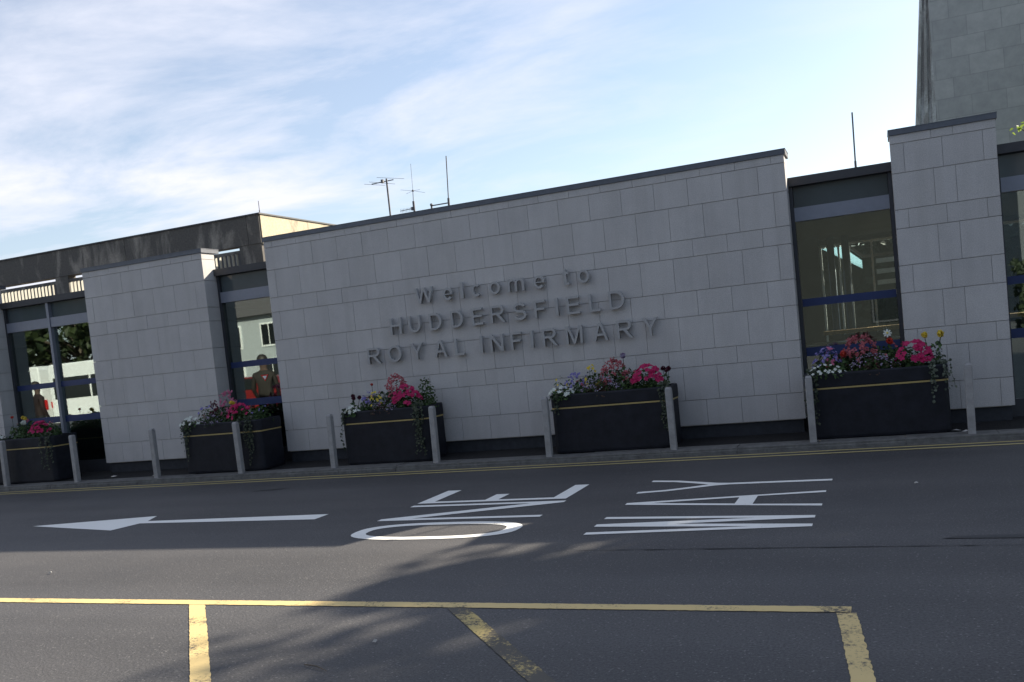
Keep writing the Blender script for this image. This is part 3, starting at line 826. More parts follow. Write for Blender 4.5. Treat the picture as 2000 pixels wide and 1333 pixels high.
# ================================================================== BOLLARDS
bp0 = None
BX = [(-13.754, 11.01), (-12.185, 11.03), (-10.505, 11.01), (-8.905, 11.01), (-7.30, 11.03), (-5.67, 11.02), (-4.048, 11.02), (-2.433, 11.01), (-0.815, 11.02), (0.825, 11.00)]
BL = ['grey square bollard at the very left edge of the picture', 'grey bollard right of the leftmost planter', 'grey bollard standing alone before the wide blank pier',
      'grey bollard before the planter by the narrow window', 'grey bollard at the left end of the planter under ROYAL', 'grey bollard at the right corner of the planter under ROYAL',
      'grey bollard at the left end of the planter under INFIRMARY', 'grey bollard at the right end of the planter under INFIRMARY', 'grey bollard at the left end of the rightmost planter', 'grey bollard standing before the narrow right pier, rightmost of the row']
for k, (bx, by) in enumerate(BX):
    if bp0 is None:
        o = empty('bollard', (bx, by, 0.066), BL[0], 'bollard', 'bollards along the kerb')
        b = MB(); w = 0.039
        b.box(-w, w, -w, w, -0.05, 0.745)
        post = b.build('post', M['bollard'], o, bevel=0.008)
        b = MB(); i0 = 0
        w2 = 0.0375
        b.v = [(-w2, -w2, 0.7465), (w2, -w2, 0.7465), (w2, w2, 0.7465), (-w2, w2, 0.7465), (-w2 * .7, -w2 * .7, 0.772), (w2 * .7, -w2 * .7, 0.772), (w2 * .7, w2 * .7, 0.772), (-w2 * .7, w2 * .7, 0.772)]
        b.f = [(0, 3, 2, 1), (4, 5, 6, 7), (0, 1, 5, 4), (1, 2, 6, 5), (2, 3, 7, 6), (3, 0, 4, 7)]; b.mi = [0] * 6
        b.build('cap', M['bollard'], o)
        bp0 = o
    else:
        o = bp0.copy(); COL.objects.link(o)
        o.location = (bx, by, 0.066)
        for c in list(bp0.children):
            d = c.copy(); COL.objects.link(d); d.parent = o
        o['label'] = BL[k]
    o.rotation_euler = (random.uniform(-0.012, 0.012), random.uniform(-0.012, 0.012), random.uniform(-0.05, 0.05))

# ================================================================== PLANTERS AND PLANTS
def rrect(x0, x1, y0, y1, r, n=6):
    pts = []
    for cx, cy, a in ((x1 - r, y0 + r, -90), (x1 - r, y1 - r, 0), (x0 + r, y1 - r, 90), (x0 + r, y0 + r, 180)):
        pts += arc(cx, cy, r, r, a, a + 90, n)
    return pts
PL = [(-14.30, -12.80), (-10.09, -8.60), (-7.20, -5.82), (-4.03, -2.46), (-0.88, 0.65)]
PD = ['leftmost planter', 'planter by the narrow window', 'planter under the word ROYAL', 'planter under the word INFIRMARY', 'rightmost planter']
PF = ['the leftmost planter before the two-light window', 'the planter before the narrow window', 'the planter under the word ROYAL', 'the planter under the word INFIRMARY', 'the rightmost planter']
PY0, PY1 = 11.16, 11.74
PZ = 0.085
def planter(k):
    x0, x1 = PL[k]
    cx = (x0 + x1) / 2
    o = empty('planter', (cx, (PY0 + PY1) / 2, PZ), ['black trough planter with a gold stripe, cut by the left picture edge', 'black trough planter with a gold stripe, bollard before its middle, by the narrow window', 'black trough planter with a gold stripe under the word ROYAL', 'black trough planter with a gold stripe under the word INFIRMARY', 'black trough planter with a gold stripe before the right glazed bay'][k], 'planter', 'flower planters along the wall')
    w = (x1 - x0) / 2; d = (PY1 - PY0) / 2
    b = MB()
    H = 0.755
    def ring(off, z, rr): return [(x, y, z) for x, y in rrect(-w + off, w - off, -d + off, d - off, rr)]
    # outer skin, rolled rim, inner wall down to the soil
    lev = [ring(0.014, 0.0, 0.075), ring(0.006, 0.03, 0.08), ring(0.006, 0.585, 0.08), ring(0.0, 0.60, 0.085), ring(0.0, H - 0.02, 0.085), ring(0.008, H, 0.08), ring(0.03, H, 0.06), ring(0.035, 0.66, 0.055)]
    n = len(lev[0])
    for l in lev: b.v += l
    for a in range(len(lev) - 1):
        for q in range(n):
            q2 = (q + 1) % n
            b.f.append((a * n + q, a * n + q2, (a + 1) * n + q2, (a + 1) * n + q)); b.mi.append(0)
    b.build('trough', M['trough'], o, smooth=False)
    b = MB()
    r1 = rrect(-w + 0.002, w - 0.002, -d + 0.002, d - 0.002, 0.084)
    n = len(r1)
    for z in (0.570, 0.589): b.v += [(x, y, z) for x, y in r1]
    r2 = rrect(-w + 0.0055, w - 0.0055, -d + 0.0055, d - 0.0055, 0.08)
    for z in (0.570, 0.589): b.v += [(x, y, z) for x, y in r2]
    for q in range(n):
        q2 = (q + 1) % n
        b.f += [(q, q2, n + q2, n + q), (2 * n + q2, 2 * n + q, 3 * n + q, 3 * n + q2), (n + q, n + q2, 3 * n + q2, 3 * n + q), (q2, q, 2 * n + q, 2 * n + q2)]
    b.mi = [0] * len(b.f)
    b.build('gold_stripe', M['gold'], o)
    b = MB(); b.poly([(x, y, 0.70) for x, y in rrect(-w + 0.034, w - 0.034, -d + 0.034, d - 0.034, 0.055)])
    b.build('soil', M['soil'], o)
for k in range(5): planter(k)
SOIL = PZ + 0.70

def leaf(b, c, size, nrm, fold=0.25, asp=0.55):
    """pointed folded leaf: two quads"""
    nrm = Vector(nrm).normalized()
    t = Vector((random.gauss(0, 1), random.gauss(0, 1), random.gauss(0, 1)))
    t = (t - nrm * t.dot(nrm))
    if t.length < 1e-4: t = Vector((1, 0, 0))
    t.normalize(); s = nrm.cross(t)
    c = Vector(c); L_ = size; W = size * asp / 2
    p0 = c - t * L_ / 2; p1 = c + t * L_ / 2
    e1 = c - t * L_ * .05 + s * W + nrm * W * fold; e2 = c - t * L_ * .05 - s * W + nrm * W * fold
    i = len(b.v)
    b.v += [tuple(p0), tuple(e1), tuple(p1), tuple(e2)]
    b.f += [(i, i + 2, i + 1), (i, i + 3, i + 2)]; b.mi += [0, 0]

def petalflower(b, c, size, nrm, n=5, cup=0.25, notch=0.62):
    """open trumpet of n lobes round a sunken throat"""
    nrm = Vector(nrm).normalized()
    t = nrm.orthogonal().normalized(); s = nrm.cross(t)
    rot = random.uniform(0, 6.28)
    c = Vector(c); i = len(b.v); R_ = size / 2
    b.v.append(tuple(c - nrm * R_ * cup))
    m = n * 4
    for k in range(m):
        a = rot + 2 * math.pi * k / m
        ph = k % 4
        rr = R_ * (notch, 0.96, 1.04, 0.96)[ph]
        rr *= random.uniform(.93, 1.07)
        z = random.uniform(-.08, .10) * R_
        b.v.append(tuple(c + (t * math.cos(a) + s * math.sin(a)) * rr + nrm * z))
    for k in range(m): b.f.append((i, i + 1 + k, i + 1 + (k + 1) % m)); b.mi.append(0)

def pompom(b, c, r, n=30, ps=None):
    """double flower head of many small petals"""
    for k in range(n):
        d = Vector((random.gauss(0, 1), random.gauss(0, 1), random.gauss(0, 1)))
        if d.length < 1e-3: continue
        d.normalize()
        leaf(b, Vector(c) + d * r * .7, ps or r * 1.1, d + Vector((random.gauss(0, .4),) * 3), 0.2, 0.7)

def dome_point(w, d, h, lo=0.0):
    while True:
        x, y, z = random.uniform(-1, 1), random.uniform(-1, 1), random.uniform(lo, 1)
        q = x * x + y * y + z * z
        if 0.25 < q < 1: return Vector((x * w / 2, y * d / 2, z * h)), Vector((x / (w + .01), y / (d + .01), z / (h + .01) + .4))

PLANTCOUNT = {}
def plant(kind, where, x, z, w, h, leafmat, nleaf, lsize, fmat=None, nfl=0, fsize=0.05, style='petal', y=None, flo=0.3, label=None, cat='flowers', d=None, group=None):
    """one bedding plant: foliage mound + flowers; z = height of its top"""
    y = 11.42 if y is None else y
    h = max(0.10, z - SOIL)
    d = d or min(0.34, w)
    o = empty('flowering_plant', (x, y, SOIL - 0.01), label, cat, group)
    b = MB()
    for _ in range(nleaf):
        p, nr = dome_point(w, d, h * .92)
        nr = nr.normalized() + Vector((random.gauss(0, .5), random.gauss(0, .5), random.gauss(0, .5)))
        leaf(b, p, lsize * random.uniform(.6, 1.25), nr)
    for _ in range(max(4, nleaf // 14)):
        p, nr = dome_point(w * .8, d * .8, h * .9, .2)
        b.tube([(p.x * .35, p.y * .35, 0), (p.x * .8, p.y * .8, p.z * .6), tuple(p)], 0.0028, 4, cap=False)
    b.build('foliage', M[leafmat], o)
    if fmat:
        b = MB()
        for _ in range(nfl):
            if b.v:
                b.build('bloom', M[fmat], o); b = MB()
            for tries in range(12):
                p, nr = dome_point(w, d, h, flo)
                if p.y < d * .12: break
            q = Vector((p.x / (w / 2), p.y / (d / 2), p.z / h)); p = p / max(q.length, .45)
            nr = nr.normalized() + Vector((random.gauss(0, .35), -0.55 + random.gauss(0, .3), random.gauss(0, .3)))
            if style == 'petal': petalflower(b, p, fsize * random.uniform(.8, 1.15), nr)
            elif style == 'daisy': petalflower(b, p, fsize * random.uniform(.85, 1.1), nr, 8, .1, .45)
            elif style == 'pom': pompom(b, p, fsize / 2 * random.uniform(.85, 1.1), 26)
            elif style == 'tiny':
                for _k in range(3): petalflower(b, p + Vector((random.gauss(0, .012), random.gauss(0, .012), random.gauss(0, .012))), fsize * random.uniform(.7, 1.2), nr, 5, .1, .55)
            elif style == 'spike':
                for _k in range(7): leaf(b, p + Vector((random.gauss(0, .012), random.gauss(0, .012), random.gauss(0.01, .018))), fsize, nr + Vector((random.gauss(0, .6), random.gauss(0, .6), random.gauss(0, .6))), .2, .7)
        b.build('bloom', M[fmat], o)
    return o

def stemmed(where, x, z, fmat, r, label, y=11.42, n=1, style='pom', spread=0.06, cat='flowers'):
    """tall single blooms on bare stems"""
    o = empty('flowering_plant', (x, y, SOIL - 0.01), label, cat)
    st = MB(); lf = MB(); fo = None
    for k in range(n):
        flw = MB()
        px = random.uniform(-spread, spread) if n > 1 else 0; pz = (z - SOIL) * (1 - 0.12 * random.random() * (n > 1))
        py = random.uniform(-.04, .04) if n > 1 else 0
        st.tube([(px * .4, py * .4, 0), (px * .7, py, pz * .6), (px, py, pz - r * .6)], 0.0035, 5, cap=False)
        for q in range(7):
            zq = pz * random.uniform(.15, .8)
            leaf(lf, (px * .7 + random.gauss(0, .025), py + random.gauss(0, .02), zq), 0.06, (random.gauss(0, 1), -1, .6))
        if style == 'pom': pompom(flw, (px, py, pz), r, 40)
        else:
            petalflower(flw, (px, py - 0.01, pz), r * 2, (random.gauss(0, .15), -1, .35), 8, .05, .55)
        fo = flw.build('bloom', M[fmat], o)
    st.build('stem', M['leafdark'], o)
    lf.build('foliage', M['leaf'], o)
    if style == 'daisy':
        e = MB(); e.ball((0, -0.018, z - SOIL + 0.004), r * .24, 8, 5); e.build('flower_centre', M['yellow_petal'], fo)
    return o

def ivy(k, x, y, n, drop, label, mat='ivy', wide=0.12, sz=0.035):
    """trailing strands over the rim and down the side of the trough"""
    o = empty('trailing_plant', (x, y, PZ + 0.745), label, 'trailing plant', 'trailing plants over the planter corners')
    b = MB(); s = MB()
    for q in range(n):
        sx = random.uniform(-wide, wide); dr = drop * random.uniform(.12, 1.0) ** 1.3
        pts = []; cx = sx; m = max(3, int(dr / 0.05))
        yy = -0.012
        pts.append((sx * .6, 0.10, 0.03)); pts.append((sx, 0.02, 0.045))
        for j in range(m):
            cx += random.gauss(0, .008); pts.append((cx, yy - random.uniform(0, .014), -dr * (j + .3) / m))
        s.tube(pts, 0.0022, 4, cap=False)
        for (px, py, pz) in pts:
            for _ in range(2):
                leaf(b, (px + random.gauss(0, .014), py - abs(random.gauss(0, .008)), pz + random.gauss(0, .014)), sz * random.uniform(.6, 1.25), (random.gauss(0, .4), -1, .35 + random.gauss(0, .3)), .2, .85)
    s.build('stem', M['leafdark'], o)
    b.build('foliage', M[mat], o)
    return o

FRONT = 11.225
# planter 1 (left edge)
w = PF[0]
plant('fill', w, -13.55, 1.15, 1.30, 0, 'leaf', 1200, .055, 'coral', 10, .03, 'tiny', 11.5, label='low dark green bedding filling the leftmost planter', d=.42)
plant('p', w, -14.12, 0.96, .34, 0, 'leaf', 120, .05, 'white_petal', 9, .05, 'petal', FRONT, label='white petunias at the front left of the leftmost planter')
stemmed(w, -13.93, 1.21, 'red_petal', .028, 'single red bloom on a thin stem in the leftmost planter')
stemmed(w, -13.64, 1.22, 'yellow_petal', .036, 'pair of yellow blooms in the leftmost planter', n=2, spread=.04)
stemmed(w, -13.60, 1.12, 'white_petal', .034, 'three cream round blooms in the leftmost planter', n=4, spread=.13, y=11.34)
plant('p', w, -13.22, 1.10, .50, 0, 'leaf', 150, .05, 'magenta', 42, .068, 'petal', 11.34, label='magenta petunias in the leftmost planter')
ivy(0, -12.93, PY0, 9, .62, 'ivy trailing over the right corner of the leftmost planter')
# planter 2
w = PF[1]
plant('fill', w, -9.35, 1.11, 1.30, 0, 'leaf', 1200, .055, 'coral', 8, .03, 'tiny', 11.5, label='low dark green bedding filling the planter by the narrow window', d=.42)
plant('p', w, -9.93, 0.97, .36, 0, 'leaf', 130, .055, 'white_petal', 17, .062, 'petal', FRONT, label='white petunias at the front left of the planter by the narrow window')
plant('p', w, -9.84, 1.13, .34, 0, 'leaf', 90, .05, 'lilac', 10, .035, 'tiny', 11.5, label='pale lilac flowers at the back left of the planter by the narrow window')
plant('p', w, -9.62, 1.15, .22, 0, 'leafbronze', 70, .05, 'maroon', 10, .04, 'spike', 11.45, label='dark maroon foliage plant in the planter by the narrow window')
plant('p', w, -9.40, 1.29, .34, 0, 'leafbronze', 90, .05, 'pink', 24, .04, 'spike', 11.5, label='tall pink begonia in the planter by the narrow window')
stemmed(w, -9.24, 1.13, 'yellow_petal', .036, 'two yellow blooms in the planter by the narrow window', n=2, spread=.06, y=11.38)
plant('p', w, -9.50, 0.96, .34, 0, 'leafdark', 120, .035, 'mauve', 26, .017, 'tiny', FRONT, label='mauve lobelia at the front of the planter by the narrow window')
plant('p', w, -9.08, 1.10, .46, 0, 'leaf', 130, .05, 'magenta', 32, .066, 'petal', 11.34, label='magenta petunias in the planter by the narrow window')
plant('p', w, -8.76, 1.06, .40, 0, 'leaf', 220, .05, 'lilac', 3, .03, 'tiny', 11.45, label='spreading green foliage at the right of the planter by the narrow window', cat='plant')
ivy(1, -8.83, PY0, 12, .70, 'pale ivy trailing over the right corner of the planter by the narrow window', wide=.16)
ivy(1, -9.98, PY0, 6, .60, 'ivy trailing over the left corner of the planter by the narrow window', wide=.07)
# planter 3
w = PF[2]
plant('fill', w, -6.50, 1.12, 1.25, 0, 'leaf', 1200, .055, 'coral', 10, .03, 'tiny', 11.5, label='low dark green bedding filling the planter under ROYAL', d=.42)
stemmed(w, -7.10, 1.06, 'maroon', .034, 'dark maroon dahlia at the left end of the planter under ROYAL', n=3, spread=.08)
plant('p', w, -7.02, 0.92, .26, 0, 'leaf', 100, .055, 'white_petal', 10, .062, 'petal', FRONT, label='white petunias at the front left of the planter under ROYAL')
plant('p', w, -6.86, 1.10, .30, 0, 'leaf', 90, .05, 'lilac', 18, .032, 'tiny', 11.45, label='lilac blue ageratum in the planter under ROYAL')
plant('p', w, -6.70, 1.11, .22, 0, 'leaf', 50, .045, 'yellow_petal', 14, .045, 'petal', 11.36, label='yellow blooms in the planter under ROYAL')
plant('p', w, -6.42, 1.29, .40, 0, 'leafbronze', 110, .05, 'coral', 46, .036, 'spike', 11.48, label='tall coral begonia in the planter under ROYAL')
stemmed(w, -6.78, 1.20, 'red_petal', .022, 'single small red bloom on a thin stem above the planter under ROYAL')
plant('p', w, -6.52, 0.97, .44, 0, 'leafbronze', 120, .035, 'mauve', 29, .017, 'tiny', FRONT, label='mauve lobelia at the front of the planter under ROYAL')
plant('p', w, -6.20, 1.15, .50, 0, 'leaf', 130, .05, 'magenta', 50, .07, 'petal', 11.34, label='magenta petunias in the planter under ROYAL')
plant('p', w, -5.95, 1.28, .30, 0, 'leaf', 240, .055, None, 0, label='upright green shrub at the right end of the planter under ROYAL', cat='plant', y=11.48)
ivy(2, -5.93, PY0, 12, .70, 'ivy trailing over the right corner of the planter under ROYAL', wide=.11)
ivy(2, -7.10, PY0, 5, .72, 'ivy trailing over the left corner of the planter under ROYAL', wide=.05)
# planter 4
w = PF[3]
plant('fill', w, -3.22, 1.13, 1.42, 0, 'leaf', 1200, .055, 'coral', 10, .03, 'tiny', 11.5, label='low dark green bedding filling the planter under INFIRMARY', d=.42)
plant('p', w, -3.88, 0.95, .36, 0, 'leaf', 120, .055, 'white_petal', 20, .062, 'petal', FRONT, label='white petunias at the front left of the planter under INFIRMARY')
plant('p', w, -3.96, 1.11, .24, 0, 'leaf', 60, .05, 'yellow_petal', 8, .035, 'petal', 11.48, label='small yellow green blooms at the left end of the planter under INFIRMARY')
plant('p', w, -3.74, 1.10, .36, 0, 'leaf', 100, .05, 'lilac', 21, .032, 'tiny', 11.45, label='lilac blue ageratum in the planter under INFIRMARY')
plant('p', w, -3.52, 1.20, .20, 0, 'leaf', 50, .045, 'yellow_petal', 15, .045, 'petal', 11.45, label='yellow blooms in the planter under INFIRMARY')
plant('p', w, -3.22, 1.22, .42, 0, 'leafbronze', 110, .05, 'coral', 46, .036, 'spike', 11.48, label='coral begonia in the planter under INFIRMARY')
stemmed(w, -3.07, 1.27, 'mauve', .042, 'round purple allium standing above the planter under INFIRMARY')
plant('p', w, -3.38, 1.03, .60, 0, 'leafbronze', 160, .035, 'mauve', 52, .017, 'tiny', 11.3, label='mauve lobelia at the front of the planter under INFIRMARY')
plant('p', w, -2.76, 1.13, .44, 0, 'leaf', 130, .05, 'magenta', 47, .07, 'petal', 11.34, label='magenta petunias in the planter under INFIRMARY')
stemmed(w, -2.54, 1.07, 'maroon', .034, 'dark maroon dahlias at the right end of the planter under INFIRMARY', n=3, spread=.07)
ivy(3, -2.52, PY0, 9, .66, 'ivy trailing over the right corner of the planter under INFIRMARY', wide=.06)
ivy(3, -3.95, PY0, 4, .40, 'ivy trailing over the left corner of the planter under INFIRMARY', wide=.04)
# planter 5
w = PF[4]
plant('fill', w, -0.10, 1.13, 1.40, 0, 'leaf', 1200, .055, 'coral', 12, .03, 'tiny', 11.5, label='low dark green bedding filling the rightmost planter', d=.42)
plant('p', w, -0.62, 0.95, .46, 0, 'leaf', 150, .05, 'white_petal', 24, .042, 'petal', FRONT, label='white flowers at the front left of the rightmost planter')
plant('p', w, -0.62, 1.13, .36, 0, 'leaf', 110, .045, 'lilac', 27, .032, 'tiny', 11.42, label='lilac blue star flowers in the rightmost planter')
plant('p', w, -0.56, 1.14, .16, 0, 'leaf', 20, .045, 'pink', 9, .032, 'tiny', 11.36, label='pink phlox among the lilac flowers of the rightmost planter')
stemmed(w, -0.43, 1.05, 'red_petal', .040, 'low red pompom dahlia in the rightmost planter', y=11.34)
plant('p', w, -0.25, 1.22, .46, 0, 'leafbronze', 130, .05, 'coral', 52, .038, 'spike', 11.46, label='tall coral begonia in the rightmost planter')
stemmed(w, 0.06, 1.24, 'white_petal', .048, 'white daisy dahlia with a yellow eye in the rightmost planter', style='daisy', y=11.40)
stemmed(w, 0.08, 1.15, 'red_petal', .044, 'red pompom dahlia below the white daisy in the rightmost planter', y=11.40)
plant('p', w, -0.10, 1.02, .60, 0, 'leafbronze', 170, .035, 'mauve', 45, .017, 'tiny', 11.3, label='mauve lobelia at the front of the rightmost planter')
plant('p', w, 0.32, 1.13, .42, 0, 'leaf', 120, .05, 'magenta', 42, .072, 'petal', 11.34, label='magenta petunias in the rightmost planter')
stemmed(w, 0.53, 1.19, 'yellow_petal', .040, 'three yellow blooms at the right end of the rightmost planter', n=3, spread=.09, style='pom', y=11.42)
plant('p', w, 0.52, 1.10, .30, 0, 'leafdark', 150, .05, None, 0, label='dark green foliage at the right end of the rightmost planter', cat='plant', y=11.46)
ivy(4, 0.57, PY0, 8, .50, 'silver leaved plant trailing over the right corner of the rightmost planter', 'leafsilver', .10)
ivy(4, -0.80, PY0, 6, .70, 'trailing plant over the left corner of the rightmost planter', 'ivy', .05)

# ================================================================== REAR CONCRETE CANOPY
ry = 12.9; rx = -9.46
can = empty('concrete_canopy', (rx, ry, 3.3), 'stained concrete roof canopy block rising behind the entrance at the left', 'canopy')
RO = can.location.copy()
def cpart(mb, name, mat, parent=None, **k):
    mb.v = [(x - RO.x, y - RO.y, z - RO.z) for x, y, z in mb.v]
    return mb.build(name, mat, parent or can, **k)
b = MB()
xs = [-40, -26, -22.6, -19.2, -15.8, -12.4, -9.72]
for a, c in zip(xs[:-1], xs[1:]): b.box(a + 0.004, c - 0.004, ry, ry + 0.2, 3.68, 4.155)
cpart(b, 'front_beam', M['concrete'])
b = MB(); b.box(-9.715, -9.463, ry - 0.002, ry + 0.2, 3.68, 4.155); b.box(-9.74, rx - 0.004, ry + 0.21, 17.5, 3.68, 4.155)
b.box(-9.461, -9.459, ry, 17.5, 3.68, 4.155) if False else None
cpart(b, 'corner_beam', M['concrete'])
b = MB(); b.box(rx - 0.003, rx + 0.012, ry + 0.03, 17.5, 3.66, 4.155); cpart(b, 'sunlit_side', M['concretelit'])  # thin skin over the beam side, sunlight put into its colour
b = MB(); b.box(-40, rx + 0.03, ry - 0.02, ry + 0.22, 4.157, 4.18); b.box(rx - 0.26, rx + 0.03, ry + 0.222, 17.5, 4.157, 4.18)
cpart(b, 'edge_flashing', M['fascia'])
for xx, hw_ in ((-9.70, 0.23), (-16.9, 0.16), (-14.0, 0.16)):
    b = MB(); b.box(xx - hw_, xx + hw_, ry + 0.01, ry + 0.19, 3.2, 3.678)
    cpart(b, 'support_post', M['concrete'])
b = MB(); b.box(-40, -10.0, 15.6, 15.75, 3.2, 4.02); cpart(b, 'rear_parapet', M['fascia'])
b = MB(); b.box(-40, -9.94, ry + 0.02, ry + 0.04, 3.56, 3.615); cpart(b, 'screen_rail', M['concrete'])
for xa, xb in ((-17.0, -14.22), (-13.80, -9.98)):
    sc_ = MB()
    x = xa
    while x < xb:
        a = math.radians(91)
        c_, s_ = math.cos(a), math.sin(a)
        w_ = 0.025
        p0 = (x - c_ * w_, ry + 0.03 - s_ * w_); p1 = (x + c_ * w_, ry + 0.03 + s_ * w_)
        nx, ny = s_ * 0.004, -c_ * 0.004
        sc_.prism([(p0[0] + nx, p0[1] + ny), (p1[0] + nx, p1[1] + ny), (p1[0] - nx, p1[1] - ny), (p0[0] - nx, p0[1] - ny)], 3.23, 3.558)
        x += 0.088
    sc_.box(xa - 0.05, xb, ry + 0.066, ry + 0.072, 3.24, 3.25)
    cpart(sc_, 'slatted_screen', M['slat'])

# ================================================================== TOWER
tw = empty('tower_block', (2.0, 30, 0.09), 'tall grey stone clad tower block rising behind the right pier', 'tower')
b = MB(); b.prism([(-0.06, 0), (4.7, 0), (4.7, 9), (0.95, 9)], 0, 13.6); b.build('front_wall', M['tower'], tw)
# battered, fluted flank that narrows upwards
b = MB()
def xl(z): return 0.725 + 0.0985 * z - 2.0
NF = 6
for k in range(NF):
    y0 = (0.02, 0.09)[k % 2]
    def fx(z, f): return xl(z) + (0.04 - xl(z)) * f
    zt = 11.7
    f0, f1 = k / NF, (k + 1) / NF - 0.002
    i = len(b.v)
    b.v += [(fx(0, f0), y0, 0), (fx(0, f1), y0, 0), (fx(0, f1), 0.9, 0), (fx(0, f0), 0.9, 0), (fx(zt, f0), y0, zt), (fx(zt, f1), y0, zt), (fx(zt, f1), 0.9, zt), (fx(zt, f0), 0.9, zt)]
    for q in ((0, 3, 2, 1), (4, 5, 6, 7), (0, 1, 5, 4), (1, 2, 6, 5), (2, 3, 7, 6), (3, 0, 4, 7)): b.f.append(tuple(i + n_ for n_ in q)); b.mi.append(0)
b.build('battered_flank', M['towerside'], tw)

# ================================================================== AERIALS
def rod(b, p, q, r, n=6): b.tube([p, q], r, n)
an = empty('television_aerial', (-7.85, 14.5, 3.22), 'rooftop television aerial with crossed rods, leftmost above the lettered wall', 'aerial')
b = MB(); rod(b, (0, 0, 0), (0, 0, 1.47), 0.016); b.build('mast', M['antenna'], an)
b = MB(); rod(b, (-0.25, -0.1, 1.40), (0.085, 0.1, 1.452), 0.009); b.box(-0.09, -0.05, -0.05, 0.0, 1.40, 1.46); b.build('boom', M['antenna'], an)
b = MB()
for (a, c) in (((-0.20, 1.525), (0.36, 1.408)), ((-0.36, 1.473), (0.17, 1.347)), ((-0.467, 1.45), (-0.027, 1.355))): rod(b, (a[0], 0.02, a[1]), (c[0], -0.02, c[1]), 0.003, 5)
b.build('element', M['antenna'], an)
an = empty('whip_aerial', (-7.37, 14.5, 3.22), 'thin rooftop whip aerial with radial spokes, middle of the three above the lettered wall', 'aerial')
b = MB(); rod(b, (0, 0, 0), (0, 0, 1.0), 0.02); rod(b, (0, 0, 1.0), (0.012, 0, 1.18), 0.006); rod(b, (0.012, 0, 1.18), (0.026, 0, 1.645), 0.003); b.ball((0.012, 0, 1.18), 0.02, 8, 6); b.build('mast', M['antenna'], an)
b = MB()
for q in ((-0.20, 1.222), (0.215, 1.122), (-0.10, 1.137), (0.124, 1.189)): rod(b, (0.012, 0, 1.18), (q[0], 0.05 * (1 if q[0] > 0 else -1), q[1]), 0.0024, 5)
b.build('radial', M['antenna'], an)
b = MB(); rod(b, (-0.272, 0, 0.870), (0.0, 0, 0.880), 0.006)
for k in range(9): rod(b, (-0.265 + 0.028 * k, 0, 0.835 - 0.0), (-0.265 + 0.028 * k, 0, 0.905), 0.003, 5)
b.box(-0.05, -0.015, -0.02, 0.02, 0.85, 0.905); b.build('log_periodic_arm', M['antenna'], an)
an = empty('whip_aerial', (-6.70, 14.5, 3.22), 'thick rooftop whip aerial on a side bracket, rightmost above the lettered wall', 'aerial')
b = MB(); rod(b, (0, 0, 0.78), (0.005, 0, 0.95), 0.020); rod(b, (0.005, 0, 0.95), (0.045, 0, 1.66), 0.009); b.build('mast', M['antenna'], an)
b = MB(); rod(b, (-0.325, 0, 0.87), (0.0, 0, 0.87), 0.011); rod(b, (-0.33, 0, 0), (-0.33, 0, 0.89), 0.017); b.ball((-0.33, 0, 0.885), 0.028, 8, 6); b.build('bracket', M['antenna'], an)
an = empty('rod_aerial', (-0.148, 12.6, 3.22), 'plain rod aerial on the roof over the right glazed bay', 'aerial')
b = MB(); rod(b, (0, 0, 0), (0.0, 0, 0.18), 0.016); rod(b, (0, 0, 0.18), (0.008, 0, 0.785), 0.011); b.build('mast', M['antenna'], an)
an = empty('rod_aerial', (-9.47, 12.96, 4.18), 'short thin rod on the corner of the concrete canopy', 'aerial')
b = MB(); rod(b, (0, 0, 0), (0.0, 0, 0.05), 0.010); rod(b, (0, 0, 0.05), (0, 0, 0.205), 0.006); b.build('mast', M['antenna'], an)

# ================================================================== TREES
def tree_mesh(seed, R_, zlo, zhi, nleaf, lsize, nclump=34, extra=()):
    rnd = random.Random(seed)
    tr = MB(); lv = MB()
    H = zhi
    tr.tube([(0, 0, -0.2), (0.05, 0.02, zlo * .5), (0.0, 0.1, zlo), (0.15, 0.05, (zlo + zhi) / 2), (0.1, 0, zhi * .86)], [R_ * .075, R_ * .055, R_ * .05, R_ * .03, 0.02], 10)
    clumps = []
    zc = (zlo + zhi) / 2; hz = (zhi - zlo) / 2
    for k in range(nclump):
        while True:
            v = Vector((rnd.uniform(-1, 1), rnd.uniform(-1, 1), rnd.uniform(-1, 1)))
            if 0.3 < v.length < 1: break
        c = Vector((v.x * R_ * .82, v.y * R_ * .82, zc + v.z * hz * .85))
        clumps.append((c, rnd.uniform(.20, .36) * R_))
        z0 = max(zlo * .7, min(zhi * .75, c.z - rnd.uniform(.2, .5) * R_))
        tr.tube([(0.05, 0.03, z0), tuple(Vector((c.x * .45, c.y * .45, (z0 + c.z) / 2 + .1))), tuple(c)], [R_ * .02, R_ * .013, .01], 5)
    for c, rr in extra:
        clumps.append((Vector(c), rr))
        tr.tube([(0.05, 0.03, zlo * 1.3), (c[0] * .5, c[1] * .5, c[2] * .8), c], [R_ * .02, R_ * .013, .01], 5)
    for k in range(nleaf):
        c, rr = clumps[k % len(clumps)]
        d = Vector((rnd.gauss(0, 1), rnd.gauss(0, 1), rnd.gauss(0, .8)))
        d = d.normalized() * rr * rnd.uniform(.35, 1.05)
        nr = d.normalized() + Vector((rnd.gauss(0, .7), rnd.gauss(0, .7), rnd.gauss(0, .7) + .4))
        leaf(lv, c + d, lsize * rnd.uniform(.7, 1.3), nr, .2, .62)
    return tr, lv
def tree(name, loc, label, seed, R_, zlo, zhi, nleaf, lsize, mat='treeleaf', group='trees round the building', nclump=34, extra=()):
    o = empty(name, loc, label, 'tree', group)
    t_, l_ = tree_mesh(seed, R_, zlo, zhi, nleaf, lsize, nclump, extra)
    t_.build('trunk', M['bark'], o, smooth=True)
    l_.build('crown', M[mat], o)
    return o
